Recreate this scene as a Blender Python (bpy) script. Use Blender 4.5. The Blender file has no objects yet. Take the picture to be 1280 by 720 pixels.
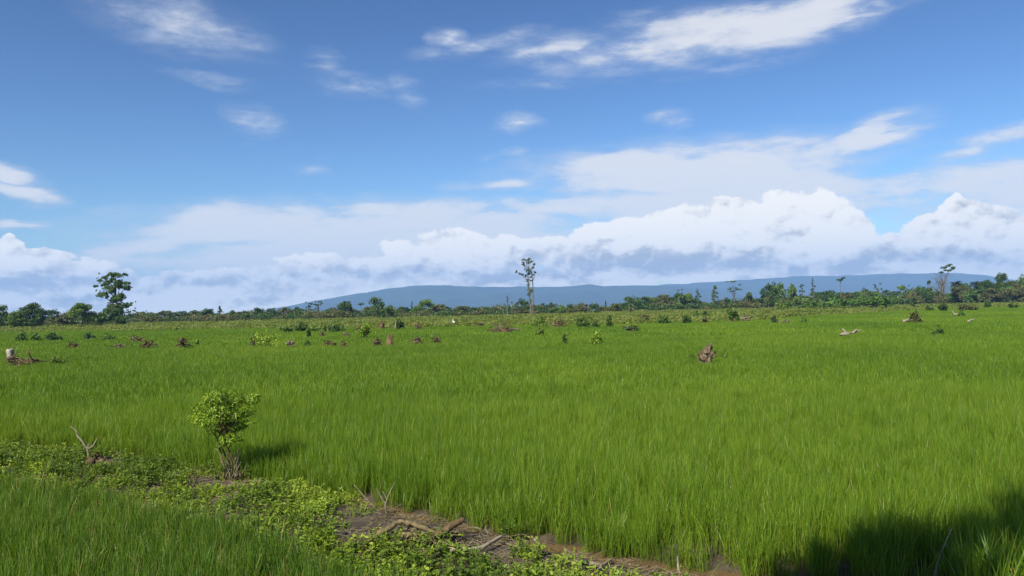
import bpy, math, random
import numpy as np
from mathutils import Vector, Matrix

SEED = 7
rng = np.random.default_rng(SEED)
random.seed(SEED)
scn = bpy.context.scene
COL = scn.collection

# ------------------------------------------------------------------ camera
CAM_H = 3.0
F = 1000.0                      # focal length in photo pixels (1280 wide)
PITCH = math.atan(24.5 / F)
ROLL = math.radians(1.2)
fwd = Vector((0, math.cos(PITCH), math.sin(PITCH)))
up0 = Vector((0, -math.sin(PITCH), math.cos(PITCH)))
X0 = Vector((1, 0, 0))
cr, sr = math.cos(ROLL), math.sin(ROLL)
RIGHT = cr * X0 - sr * up0
UP = sr * X0 + cr * up0
CAM = Vector((0, 0, CAM_H))

cam_d = bpy.data.cameras.new('camera')
cam = bpy.data.objects.new('camera', cam_d)
COL.objects.link(cam)
M = Matrix((RIGHT, UP, -fwd)).transposed().to_4x4()
M.translation = CAM
cam.matrix_world = M
cam_d.sensor_width = 36.0
cam_d.lens = 36.0 * F / 1280.0
cam_d.clip_start = 0.1
cam_d.clip_end = 60000
scn.camera = cam


def ray(px, py):
    return (RIGHT * ((px - 640) / F) + UP * ((360 - py) / F) + fwd).normalized()


def gp(px, py, z=0.0):
    """ground point seen at a photo position"""
    r = ray(px, py)
    t = (z - CAM_H) / r.z
    return CAM + r * t


def at(px, py, d):
    """point at depth d (metres along y) on the ray through a photo position"""
    r = ray(px, py)
    return CAM + r * (d / r.y)


# ------------------------------------------------------------------ mesh helpers
class MB:
    def __init__(self):
        self.V = []; self.Q = []; self.n = 0

    def add(self, V, Fc):
        V = np.asarray(V, float).reshape(-1, 3)
        Fc = np.asarray(Fc, int)
        self.V.append(V); self.Q.append((Fc + self.n)); self.n += len(V)

    def arrays(self):
        return np.concatenate(self.V), self.Q

    def mesh(self, name, mat, smooth=False):
        me = bpy.data.meshes.new(name)
        V = np.concatenate(self.V) if self.V else np.zeros((0, 3))
        loops, starts, tot = [], [], []
        s = 0
        for Fc in self.Q:
            k = Fc.shape[1]
            loops.append(Fc.ravel())
            starts.append(s + k * np.arange(len(Fc)))
            tot.append(np.full(len(Fc), k))
            s += k * len(Fc)
        loops = np.concatenate(loops); starts = np.concatenate(starts)
        me.vertices.add(len(V)); me.vertices.foreach_set('co', V.ravel())
        me.loops.add(len(loops)); me.loops.foreach_set('vertex_index', loops.astype(np.int32))
        me.polygons.add(len(starts)); me.polygons.foreach_set('loop_start', starts.astype(np.int32))
        if smooth:
            me.polygons.foreach_set('use_smooth', np.ones(len(starts), bool))
        me.update(calc_edges=True)
        me.validate()
        if mat:
            me.materials.append(mat)
        return me

    def build(self, name, mat, parent=None, smooth=False, link=True):
        o = bpy.data.objects.new(name, self.mesh(name, mat, smooth))
        if link:
            COL.objects.link(o)
        if parent:
            o.parent = parent
        return o

    # tapered tube along points
    def tube(self, P, R, k=7, rough=0.0, tip=True):
        P = np.asarray(P, float); R = np.asarray(R, float)
        n = len(P)
        T = np.gradient(P, axis=0)
        T /= np.linalg.norm(T, axis=1, keepdims=True) + 1e-9
        ref = np.array([0.31, 0.17, 0.93]) if abs(T[0, 2]) < .8 else np.array([1.0, .13, .1])
        A = np.cross(T, ref); A /= np.linalg.norm(A, axis=1, keepdims=True) + 1e-9
        B = np.cross(T, A)
        th = np.linspace(0, 2 * np.pi, k, endpoint=False)
        rr = R[:, None] * (1 + rough * rng.normal(size=(n, k)))
        V = P[:, None] + rr[..., None] * (np.cos(th)[None, :, None] * A[:, None] + np.sin(th)[None, :, None] * B[:, None])
        V = V.reshape(-1, 3)
        i = np.arange(n - 1)[:, None] * k; j = np.arange(k)[None]
        j2 = (j + 1) % k
        Fq = np.stack([i + j, i + j2, i + k + j2, i + k + j], -1).reshape(-1, 4)
        self.add(V, Fq)
        base = self.n - len(V)
        # caps
        c0 = P[0]; c1 = P[-1] + T[-1] * R[-1] * (1.0 if tip else 0.1)
        self.V.append(np.array([c0, c1])); a = self.n; self.n += 2
        jj = np.arange(k); jn = (jj + 1) % k
        t1 = np.stack([np.full(k, a), base + jn, base + jj], -1)
        e = base + (n - 1) * k
        t2 = np.stack([np.full(k, a + 1), e + jj, e + jn], -1)
        self.Q.append(np.concatenate([t1, t2]))

    # leaf-shaped quads: centres C, normals N, length L, width ratio
    def leaves(self, C, N, L, wr=0.55, droop=0.0):
        n = len(C)
        N = N / (np.linalg.norm(N, axis=1, keepdims=True) + 1e-9)
        rv = rng.normal(size=(n, 3)); rv[:, 2] -= droop
        T = rv - (rv * N).sum(1, keepdims=True) * N
        T /= np.linalg.norm(T, axis=1, keepdims=True) + 1e-9
        S = np.cross(N, T)
        L = np.broadcast_to(np.asarray(L, float), (n,))[:, None]
        w = L * wr * .5
        V = np.stack([C - T * L * .5, C + S * w - T * L * .02, C + T * L * .5, C - S * w - T * L * .02], 1).reshape(-1, 3)
        Fq = np.arange(4 * n).reshape(n, 4)
        self.add(V, Fq)

    # folded leaf with a midrib: 6 vertices, two quads
    def bigleaves(self, C, N, T, L, wr=0.6, fold=0.25):
        n = len(C)
        N = N / (np.linalg.norm(N, axis=1, keepdims=True) + 1e-9)
        T = T - (T * N).sum(1, keepdims=True) * N
        T /= np.linalg.norm(T, axis=1, keepdims=True) + 1e-9
        S = np.cross(N, T)
        L = np.broadcast_to(np.asarray(L, float), (n,))[:, None]
        w = L * wr * .5; u = N * w * fold
        V = np.stack([C, C + T * L * .33 + S * w + u, C + T * L * .75 + S * w * .7 + u * .5 - N * L * .05, C + T * L - N * L * .14,
                      C + T * L * .75 - S * w * .7 + u * .5 - N * L * .05, C + T * L * .33 - S * w + u], 1).reshape(-1, 3)
        b = 6 * np.arange(n)[:, None]
        Fq = np.concatenate([b + np.array([0, 1, 2, 3]), b + np.array([0, 3, 4, 5])])
        self.add(V, Fq)


def unit(n):
    v = rng.normal(size=(n, 3))
    return v / np.linalg.norm(v, axis=1, keepdims=True)


def blob_leaves(mb, c, r, n, L, sub=8, wr=.6, out=1.0, upb=.35, subr=.42):
    """foliage mass: sub-clumps set on an ellipsoid, leaf faces through each"""
    c = np.asarray(c, float); r = np.asarray(r, float) * np.ones(3)
    for s in range(sub):
        d = unit(1)[0]
        if d[2] < -.5: d[2] *= -.5
        cc = c + d * r * rng.uniform(.35, .78)
        rs = r * subr * rng.uniform(.7, 1.3)
        m = max(4, int(n / sub * rng.uniform(.7, 1.3)))
        u = unit(m)
        q = rng.uniform(.3, 1, m)[:, None] ** .5
        C = cc + u * q * rs
        N = u * out * .75 + unit(m) * .95 + np.array([0, 0, upb])
        mb.leaves(C, N, L * rng.uniform(.7, 1.35, m), wr)


def wander(p0, p1, n=6, j=.08):
    p0 = np.asarray(p0, float); p1 = np.asarray(p1, float)
    t = np.linspace(0, 1, n)[:, None]
    P = p0 + (p1 - p0) * t
    l = np.linalg.norm(p1 - p0)
    off = np.cumsum(rng.normal(size=(n, 3)), 0) * j * l / math.sqrt(n)
    off -= off[0] + (off[-1] - off[0]) * t
    return P + off


# ------------------------------------------------------------------ materials
def new_mat(name):
    m = bpy.data.materials.new(name); m.use_nodes = True
    nt = m.node_tree
    for n in list(nt.nodes): nt.nodes.remove(n)
    return m, nt


def N(nt, t, **kw):
    n = nt.nodes.new(t)
    for k, v in kw.items():
        if k == 'inp':
            for a, b in v.items(): n.inputs[a].default_value = b
        else:
            setattr(n, k, v)
    return n


def ramp(nt, stops, interp='LINEAR'):
    r = nt.nodes.new('ShaderNodeValToRGB')
    e = r.color_ramp.elements
    r.color_ramp.interpolation = interp
    while len(e) < len(stops): e.new(.5)
    for i, (p, c) in enumerate(stops):
        e[i].position = p; e[i].color = (*c, 1)
    return r


def leaf_mat(name, cols, trans=.3, rough=.5, scale=.4, patch=.5, spec=.3, dry=None):
    """leaf colours vary leaf by leaf and, more slowly, from place to place"""
    m, nt = new_mat(name)
    L = nt.links.new
    out = N(nt, 'ShaderNodeOutputMaterial')
    g = N(nt, 'ShaderNodeNewGeometry')
    oi = N(nt, 'ShaderNodeObjectInfo')
    nz = N(nt, 'ShaderNodeTexNoise', inp={'Scale': scale, 'Detail': 3.0})
    L(g.outputs['Position'], nz.inputs['Vector'])
    mr = N(nt, 'ShaderNodeMapRange', inp={'From Min': .3, 'From Max': .7})
    L(nz.outputs['Fac'], mr.inputs['Value'])
    a = N(nt, 'ShaderNodeMix', inp={'Factor': patch})
    L(g.outputs['Random Per Island'], a.inputs['A']); L(mr.outputs['Result'], a.inputs['B'])
    b = N(nt, 'ShaderNodeMix', inp={'Factor': .2})
    L(a.outputs['Result'], b.inputs['A']); L(oi.outputs['Random'], b.inputs['B'])
    k = len(cols)
    r = ramp(nt, [(i / max(1, k - 1) * .8 + .1, c) for i, c in enumerate(cols)])
    L(b.outputs['Result'], r.inputs['Fac'])
    p = N(nt, 'ShaderNodeBsdfPrincipled', inp={'Roughness': rough, 'Specular IOR Level': spec})
    L(r.outputs['Color'], p.inputs['Base Color'])
    t = N(nt, 'ShaderNodeBsdfTranslucent')
    hs = N(nt, 'ShaderNodeHueSaturation', inp={'Saturation': 1.1, 'Value': 1.25, 'Hue': .49})
    L(r.outputs['Color'], hs.inputs['Color']); L(hs.outputs['Color'], t.inputs['Color'])
    mx = N(nt, 'ShaderNodeMixShader', inp={0: trans})
    L(p.outputs[0], mx.inputs[1]); L(t.outputs[0], mx.inputs[2]); L(mx.outputs[0], out.inputs['Surface'])
    return m


def rough_mat(name, cols, scale=6.0, stretch=(1, 1, 1), rough=.85, bump=.4, bscale=None, spec=.25, detail=8.0):
    m, nt = new_mat(name)
    L = nt.links.new
    out = N(nt, 'ShaderNodeOutputMaterial')
    g = N(nt, 'ShaderNodeTexCoord')
    mp = N(nt, 'ShaderNodeMapping'); mp.inputs['Scale'].default_value = stretch
    L(g.outputs['Object'], mp.inputs['Vector'])
    nz = N(nt, 'ShaderNodeTexNoise', inp={'Scale': scale, 'Detail': detail, 'Roughness': .65})
    L(mp.outputs[0], nz.inputs['Vector'])
    k = len(cols)
    r = ramp(nt, [(.28 + .44 * i / max(1, k - 1), c) for i, c in enumerate(cols)])
    L(nz.outputs['Fac'], r.inputs['Fac'])
    p = N(nt, 'ShaderNodeBsdfPrincipled', inp={'Roughness': rough, 'Specular IOR Level': spec})
    L(r.outputs['Color'], p.inputs['Base Color'])
    nb = N(nt, 'ShaderNodeTexNoise', inp={'Scale': bscale or scale * 3, 'Detail': 6.0, 'Roughness': .7})
    L(mp.outputs[0], nb.inputs['Vector'])
    bp = N(nt, 'ShaderNodeBump', inp={'Strength': bump, 'Distance': .03})
    L(nb.outputs['Fac'], bp.inputs['Height']); L(bp.outputs[0], p.inputs['Normal'])
    L(p.outputs[0], out.inputs['Surface'])
    return m


M_rice = None


def rice_mat(name, cols, base=(.13, .085, .03)):
    m, nt = new_mat(name)
    L = nt.links.new
    out = N(nt, 'ShaderNodeOutputMaterial')
    g = N(nt, 'ShaderNodeNewGeometry')
    oi = N(nt, 'ShaderNodeObjectInfo')
    # broad patches of paler and greener rice
    mp = N(nt, 'ShaderNodeMapping'); mp.inputs['Scale'].default_value = (.07, .045, 0)
    L(g.outputs['Position'], mp.inputs['Vector'])
    n1 = N(nt, 'ShaderNodeTexNoise', inp={'Scale': 1.0, 'Detail': 4.0, 'Roughness': .6})
    L(mp.outputs[0], n1.inputs['Vector'])
    mr = N(nt, 'ShaderNodeMapRange', inp={'From Min': .32, 'From Max': .68})
    L(n1.outputs['Fac'], mr.inputs['Value'])
    a = N(nt, 'ShaderNodeMix', inp={'Factor': .42})
    L(g.outputs['Random Per Island'], a.inputs['A']); L(mr.outputs['Result'], a.inputs['B'])
    b = N(nt, 'ShaderNodeMix', inp={'Factor': .3})
    L(a.outputs['Result'], b.inputs['A']); L(oi.outputs['Random'], b.inputs['B'])
    k = len(cols)
    r = ramp(nt, [(i / max(1, k - 1) * .7 + .15, c) for i, c in enumerate(cols)])
    L(b.outputs['Result'], r.inputs['Fac'])
    # straw-coloured sheaths at the foot of each plant
    sx = N(nt, 'ShaderNodeSeparateXYZ')
    tc = N(nt, 'ShaderNodeTexCoord'); L(tc.outputs['Object'], sx.inputs[0])
    at_ = N(nt, 'ShaderNodeAttribute', attribute_name='foot')
    dryb = N(nt, 'ShaderNodeMath', operation='GREATER_THAN'); dryb.inputs[1].default_value = .984
    L(g.outputs['Random Per Island'], dryb.inputs[0])
    dm = N(nt, 'ShaderNodeMix', data_type='RGBA'); L(dryb.outputs[0], dm.inputs['Factor']); L(r.outputs['Color'], dm.inputs[6]); dm.inputs[7].default_value = (.38, .31, .09, 1)
    mf = N(nt, 'ShaderNodeMix', data_type='RGBA')
    L(at_.outputs['Fac'], mf.inputs['Factor']); L(dm.outputs[2], mf.inputs[6]); mf.inputs[7].default_value = (*base, 1)
    p = N(nt, 'ShaderNodeBsdfPrincipled', inp={'Roughness': .45, 'Specular IOR Level': .3})
    L(mf.outputs[2], p.inputs['Base Color'])
    t = N(nt, 'ShaderNodeBsdfTranslucent')
    hs = N(nt, 'ShaderNodeHueSaturation', inp={'Saturation': 1.1, 'Value': 1.3, 'Hue': .49})
    L(mf.outputs[2], hs.inputs['Color']); L(hs.outputs['Color'], t.inputs['Color'])
    mx = N(nt, 'ShaderNodeMixShader', inp={0: .38})
    L(p.outputs[0], mx.inputs[1]); L(t.outputs[0], mx.inputs[2]); L(mx.outputs[0], out.inputs['Surface'])
    return m


M_rice = rice_mat('rice_leaf', [(.071, .147, .011), (.116, .212, .013), (.174, .268, .017), (.250, .325, .028)])
M_rice_near = rice_mat('rice_leaf_view_dark', [(.045, .097, .011), (.076, .152, .014), (.118, .203, .018), (.185, .26, .03)])  # near paddy's darker look from its view angle, put into the leaf colour
M_weed = leaf_mat('weed_leaf', [(.085, .145, .014), (.155, .235, .018), (.24, .32, .028), (.34, .38, .05)], trans=.3, scale=1.6, patch=.45)
M_weed_dark = leaf_mat('weed_leaf_dark', [(.06, .105, .012), (.10, .16, .016), (.155, .22, .022)], trans=.3, scale=2, patch=.4)
M_shrub = leaf_mat('shrub_leaf', [(0.064, 0.125, 0.011), (0.121, 0.212, 0.014), (0.217, 0.321, 0.022), (0.402, 0.470, 0.039)], trans=.3, scale=3, patch=.4)
M_dark = leaf_mat('tree_leaf_dark', [(0.021, 0.048, 0.011), (0.037, 0.077, 0.016), (0.059, 0.113, 0.019), (0.093, 0.153, 0.027)], trans=.2, scale=.35)
M_mid = leaf_mat('tree_leaf', [(0.040, 0.078, 0.015), (0.064, 0.121, 0.020), (0.100, 0.171, 0.026), (0.157, 0.228, 0.036)], trans=.22, scale=.35)
M_light = leaf_mat('tree_leaf_light', [(0.068, 0.121, 0.019), (0.108, 0.176, 0.024), (0.155, 0.230, 0.032), (0.216, 0.284, 0.047)], trans=.25, scale=.35)
M_olive = leaf_mat('tree_leaf_olive', [(0.055, 0.064, 0.020), (0.083, 0.094, 0.025), (0.122, 0.128, 0.036), (0.166, 0.155, 0.055)], trans=.2, scale=.35)
M_blue = leaf_mat('tree_leaf_bluish', [(0.045, 0.087, 0.042), (0.068, 0.120, 0.053), (0.098, 0.158, 0.063)], trans=.2, scale=.35)
M_banana = leaf_mat('banana_leaf', [(0.052, 0.111, 0.016), (0.091, 0.176, 0.023), (0.143, 0.234, 0.031)], trans=.3, scale=.5)
M_deadleaf = leaf_mat('dead_leaf', [(0.053, 0.039, 0.019), (0.098, 0.070, 0.033), (0.150, 0.109, 0.052), (0.075, 0.078, 0.019)], trans=.1, scale=2)
M_scrub = leaf_mat('scrub_leaf', [(0.086, 0.127, 0.021), (0.138, 0.190, 0.028), (0.207, 0.241, 0.040), (0.287, 0.270, 0.081)], trans=.28, scale=.09, patch=.6)
M_bark = rough_mat('bark_grey', [(.06, .052, .038), (.13, .112, .082), (.22, .19, .145)], 5, (1, 1, .3))
M_bark_dk = rough_mat('bark_brown', [(0.038, 0.024, 0.012), (0.097, 0.060, 0.029), (0.173, 0.115, 0.058)], 7, (1, 1, .3))
M_bark_red = rough_mat('bark_reddish', [(0.035, 0.023, 0.010), (0.099, 0.064, 0.027), (0.200, 0.140, 0.065)], 14, (1, 1, .25))
M_bleach = rough_mat('bleached_wood', [(.15, .12, .075), (.27, .225, .15), (.40, .35, .25)], 10, (1, 1, .3), bump=.3)
M_stick = rough_mat('dry_stick', [(.085, .068, .038), (.185, .155, .092), (.32, .28, .185)], 18, bump=.3)
M_twig = rough_mat('grey_twig', [(0.065, 0.048, 0.023), (0.151, 0.112, 0.052), (0.259, 0.200, 0.097)], 20, bump=.3)
M_broken = rough_mat('broken_wood', [(.016, .011, .007), (.06, .040, .022), (.16, .112, .064), (.30, .23, .14)], 7, (1, 1, .3), bump=.9, bscale=16)
M_white_wood = rough_mat('white_wood', [(.16, .135, .10), (.30, .265, .20), (.46, .42, .34)], 6, bump=.4)
M_stump = rough_mat('stump_wood', [(0.038, 0.022, 0.010), (0.130, 0.080, 0.036), (0.259, 0.170, 0.076), (0.432, 0.310, 0.144)], 3.5, (1, 1, .35), bump=.8, bscale=14)
M_soilpile = rough_mat('dry_soil', [(0.043, 0.031, 0.013), (0.092, 0.066, 0.027), (0.157, 0.115, 0.050)], 4, bump=.7)
M_white = rough_mat('white_plumage', [(.74, .73, .70), (.82, .81, .79)], 30, bump=.1, rough=.8)
M_beak = rough_mat('yellow_beak', [(.5, .33, .06), (.6, .4, .08)], 30, bump=.05, rough=.5)
M_legs = rough_mat('dark_bird_leg', [(.03, .03, .03), (.06, .055, .05)], 30, bump=.05)
M_mount = rough_mat('forest_slope', [(.012, .026, .016), (.022, .042, .022), (.035, .06, .03)], .004, bump=0.0)


# ------------------------------------------------------------------ tagging
def tag(o, label, cat, group=None, kind=None):
    if label: o['label'] = label
    if cat: o['category'] = cat
    if group: o['group'] = group
    if kind: o['kind'] = kind
    return o


def thing(name, label, cat, loc, group=None):
    o = bpy.data.objects.new(name, None)
    COL.objects.link(o)
    o.location = loc
    o.empty_display_size = .2
    return tag(o, label, cat, group)


# ------------------------------------------------------------------ terrain
EDGE_F = np.array([(-30, 30.0)] + [tuple(gp(px, py))[:2] for px, py in ((0, 553), (175, 573), (330, 603), (420, 616), (480, 628), (540, 649), (640, 668), (800, 697), (900, 712), (960, 719), (1100, 727), (1280, 733))] + [(8, 8.6), (30, 8.6)])
EDGE_N = np.array([(-30, 27.0), (-12, 14.4), (-7.4, 11.7), (-3.1, 9.2), (-1.67, 8.0), (-.28, 7.1), (.6, 6.5), (1.3, 5.4), (1.6, 3.0), (40, 2.0)])


def yf(x): return np.interp(x, EDGE_F[:, 0], EDGE_F[:, 1])
def yn(x): return np.interp(x, EDGE_N[:, 0], EDGE_N[:, 1])


def vnoise(x, y, s, seed=0):
    """smooth value noise, for laying things out"""
    x = np.asarray(x) * s + 100.3 + seed * 17.7; y = np.asarray(y) * s + 53.1 + seed * 9.1
    xi = np.floor(x).astype(int); yi = np.floor(y).astype(int)
    fx = x - xi; fy = y - yi
    fx = fx * fx * (3 - 2 * fx); fy = fy * fy * (3 - 2 * fy)
    def h(a, b):
        v = np.sin(a * 127.1 + b * 311.7 + seed * 74.7) * 43758.5453
        return v - np.floor(v)
    return (h(xi, yi) * (1 - fx) + h(xi + 1, yi) * fx) * (1 - fy) + (h(xi, yi + 1) * (1 - fx) + h(xi + 1, yi + 1) * fx) * fy


def fbm(x, y, s, seed=0, o=4):
    v = 0; a = .5
    for i in range(o):
        v = v + a * vnoise(x, y, s * 2 ** i, seed + i); a *= .5
    return v / (1 - .5 ** o)


def ground_z(x, y):
    x = np.asarray(x, float); y = np.asarray(y, float)
    e = yf(x) - .25; n = yn(x)
    t = np.clip((y - n) / np.maximum(e - n, .1), 0, 1)
    inside = (y < e) & (y > n)
    bund = np.where(inside, np.sin(np.pi * np.clip(t, 0, 1)) ** .7, 0) * .16
    fade = np.clip((30 - np.abs(x)) / 8, 0, 1)
    mound = .10 * np.exp(-(((x + 1.31) / .55) ** 2 + ((y - 10.55) / .35) ** 2)) + .10 * np.exp(-(((x + 4.55) / .5) ** 2 + ((y - 13.2) / .4) ** 2))
    lump = mound + (fbm(x, y, 1.1, 3) - .5) * .16 + (fbm(x, y, 4.0, 5) - .5) * .09
    near = np.clip((26 - y) / 6, 0, 1)
    ditch = -.10 * np.exp(-((y - e - .02) / .28) ** 2)
    z = bund * fade + lump * near * np.where(inside, 1.0, .35) + ditch * fade
    bank = np.clip((4.2 - y) / 3.5, 0, 1)
    return z + bank * bank * (3 - 2 * bank) * 1.35


def grow(start, stop, step, f):
    out = []; v = start; s = step
    while v < stop:
        s *= f; v += s; out.append(min(v, stop))
    return out


xs = np.array(sorted([-g for g in grow(14, 9600, .15, 1.16)]) + list(np.arange(-14, 11.01, .12)) + grow(11, 9600, .15, 1.16))
ys = np.array(sorted([-g for g in grow(-3, 160, .2, 1.25)]) + list(np.arange(3, 20.01, .12)) + grow(20, 9600, .15, 1.14))
GX, GY = np.meshgrid(xs, ys, indexing='ij')
GZ = ground_z(GX, GY)
mb = MB()
nx, ny = len(xs), len(ys)
I = (np.arange(nx - 1)[:, None] * ny + np.arange(ny - 1)[None]).reshape(-1)
mb.add(np.stack([GX, GY, GZ], -1).reshape(-1, 3), np.stack([I, I + ny, I + ny + 1, I + 1], -1))


def ground_material():
    m, nt = new_mat('paddy_soil')
    L = nt.links.new
    out = N(nt, 'ShaderNodeOutputMaterial')
    g = N(nt, 'ShaderNodeNewGeometry')
    n1 = N(nt, 'ShaderNodeTexNoise', inp={'Scale': 1.7, 'Detail': 9.0, 'Roughness': .7})
    L(g.outputs['Position'], n1.inputs['Vector'])
    r = ramp(nt, [(.3, (.032, .023, .013)), (.48, (.068, .051, .029)), (.62, (.11, .085, .049)), (.75, (.155, .123, .075))])
    L(n1.outputs['Fac'], r.inputs['Fac'])
    # far ground: rough pasture
    n2 = N(nt, 'ShaderNodeTexNoise', inp={'Scale': .05, 'Detail': 6.0})
    L(g.outputs['Position'], n2.inputs['Vector'])
    r2 = ramp(nt, [(.3, (.05, .085, .018)), (.5, (.10, .125, .03)), (.7, (.17, .15, .06))])
    L(n2.outputs['Fac'], r2.inputs['Fac'])
    sx = N(nt, 'ShaderNodeSeparateXYZ'); L(g.outputs['Position'], sx.inputs[0])
    mr = N(nt, 'ShaderNodeMapRange', inp={'From Min': 40, 'From Max': 120}); L(sx.outputs['Y'], mr.inputs['Value'])
    mx = N(nt, 'ShaderNodeMix', data_type='RGBA')
    L(mr.outputs[0], mx.inputs['Factor']); L(r.outputs[0], mx.inputs[6]); L(r2.outputs[0], mx.inputs[7])
    p = N(nt, 'ShaderNodeBsdfPrincipled', inp={'Roughness': .75, 'Specular IOR Level': .35})
    L(mx.outputs[2], p.inputs['Base Color'])
    nb = N(nt, 'ShaderNodeTexNoise', inp={'Scale': 14, 'Detail': 8.0, 'Roughness': .7})
    L(g.outputs['Position'], nb.inputs['Vector'])
    bp = N(nt, 'ShaderNodeBump', inp={'Strength': .8, 'Distance': .05}); L(nb.outputs['Fac'], bp.inputs['Height'])
    L(bp.outputs[0], p.inputs['Normal'])
    L(p.outputs[0], out.inputs['Surface'])
    return m


ground = mb.build('ground', ground_material(), smooth=True)
ground['kind'] = 'structure'

# muddy water standing along the foot of the rice
mb = MB()
tx = np.linspace(-13, 7, 90)
row = []
for k, o in enumerate((-.28, .55)):
    row.append(np.stack([tx, yf(tx) - .25 + o, np.full_like(tx, -.035)], -1))
V = np.concatenate(row); n = len(tx); i = np.arange(n - 1)
mb.add(V, np.stack([i, i + 1, i + n + 1, i + n], -1))
m, nt = new_mat('muddy_water')
out = N(nt, 'ShaderNodeOutputMaterial')
p = N(nt, 'ShaderNodeBsdfPrincipled', inp={'Base Color': (.13, .078, .04, 1), 'Roughness': .12, 'IOR': 1.33})
nb = N(nt, 'ShaderNodeTexNoise', inp={'Scale': 9.0, 'Detail': 3.0})
bp = N(nt, 'ShaderNodeBump', inp={'Strength': .06, 'Distance': .02})
nt.links.new(nb.outputs['Fac'], bp.inputs['Height']); nt.links.new(bp.outputs[0], p.inputs['Normal'])
nt.links.new(p.outputs[0], out.inputs['Surface'])
w = mb.build('water', m); w['kind'] = 'structure'


# mountains: ridges far off, each a slope rising to a crest and falling behind
def ridge(name, prof, d0, seed, foot=1800, back=2500, step=3):
    px = np.arange(prof[0][0], prof[-1][0] + 1, step)
    top = np.interp(px, [p[0] for p in prof], [p[1] for p in prof])
    mb = MB(); rows = []
    T = np.concatenate([np.linspace(-1, 0, 22), np.linspace(.12, 1, 8)])
    for k, (a, b) in enumerate(zip(px, top)):
        r = ray(a, b + 0.6 * (vnoise(a, seed, .09, seed) - .5) * 2.0)
        h0 = CAM_H + r.z / r.y * d0
        ax = r.x / r.y
        for t in T:
            d = d0 + (t * foot if t < 0 else t * back)
            s = (1 + t) if t < 0 else (1 - t)
            gul = (fbm(ax * d / 420., d / 900., 1.0, seed) - .5)
            z = -30 + (h0 + 30) * (s ** 1.15) + gul * 240 * s * (1 - s) * 2.2 * min(1, max(h0, 0) / 150)
            rows.append((ax * d, d, z))
    V = np.array(rows); nt_ = len(T); n = len(px)
    i = (np.arange(n - 1)[:, None] * nt_ + np.arange(nt_ - 1)[None]).reshape(-1)
    mb.add(V, np.stack([i, i + nt_, i + nt_ + 1, i + 1], -1))
    o = mb.build(name, M_mount, smooth=True); o['kind'] = 'structure'


ridge('mountains', [(300, 394), (330, 388), (345, 385), (380, 379), (420, 371.5), (455, 366), (490, 359.8), (520, 357), (555, 356.6), (590, 358.6), (640, 358.4),
                    (700, 358.6), (725, 356.8), (735, 355.6), (748, 356.2), (756, 358), (768, 357), (830, 357), (870, 360), (920, 366), (980, 374)], 7000, 2, back=1200)
ridge('mountains', [(700, 384), (770, 368), (800, 361), (830, 355.8), (850, 355), (900, 352), (950, 348.6), (990, 345.6), (1050, 344.4), (1100, 343), (1150, 341.6),
                    (1190, 341.4), (1230, 344), (1262, 349), (1300, 354), (1380, 358), (1450, 362)], 8400, 5, back=1000)
if 0: ridge('hills', [(60, 401), (120, 397), (200, 393.5), (260, 391.5), (330, 390), (420, 388), (500, 386)], 10200, 8, foot=900, back=1400)

# ------------------------------------------------------------------ clumps for the ground plants
LIB = {}


def lib_collection(name, objs):
    c = bpy.data.collections.new(name)
    for o in objs: c.objects.link(o)
    LIB[name] = c
    return c


def rice_clump(nb, h, w, spread, lean, name, mat, lv=(0, .3, .62, .86, 1)):
    lv = np.array(lv); k = len(lv)
    phi = rng.uniform(0, 2 * np.pi, nb)
    base = np.stack([rng.normal(size=nb) * spread, rng.normal(size=nb) * spread, np.zeros(nb)], -1)
    hh = h * rng.uniform(.62, 1.12, nb)
    le = np.abs(rng.normal(size=nb)) * lean; cv = np.abs(rng.normal(size=nb)) * .16
    d = np.stack([np.cos(phi), np.sin(phi), np.zeros(nb)], -1)
    tw = phi + np.pi / 2 + rng.normal(size=nb) * .9
    s = np.stack([np.cos(tw), np.sin(tw), np.zeros(nb)], -1)
    t = lv[None, :, None]
    off = (le[:, None, None] * t + cv[:, None, None] * t ** 2.5)
    P = base[:, None] + d[:, None] * off * hh[:, None, None] + np.array([0, 0, 1.0]) * (t * hh[:, None, None] * (1 - .25 * off))
    wid = w * rng.uniform(.6, 1.3, nb)[:, None, None] * np.array([.55, 1, .9, .5, .06])[None, :k, None] * .5
    V = np.stack([P - s[:, None] * wid, P + s[:, None] * wid], 2).reshape(-1, 3)
    b = (np.arange(nb)[:, None] * k + np.arange(k - 1)[None]).reshape(-1) * 2
    mb = MB(); mb.add(V, np.stack([b, b + 1, b + 3, b + 2], -1))
    o = mb.build(name, mat, link=False)
    at_ = o.data.attributes.new('foot', 'FLOAT', 'POINT')
    foot = np.clip(1 - np.repeat(np.tile(lv, nb), 2) / .38, 0, 1) * np.repeat(rng.uniform(0, .9, nb), 2 * k)
    at_.data.foreach_set('value', foot.astype(np.float32))
    return o


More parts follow.
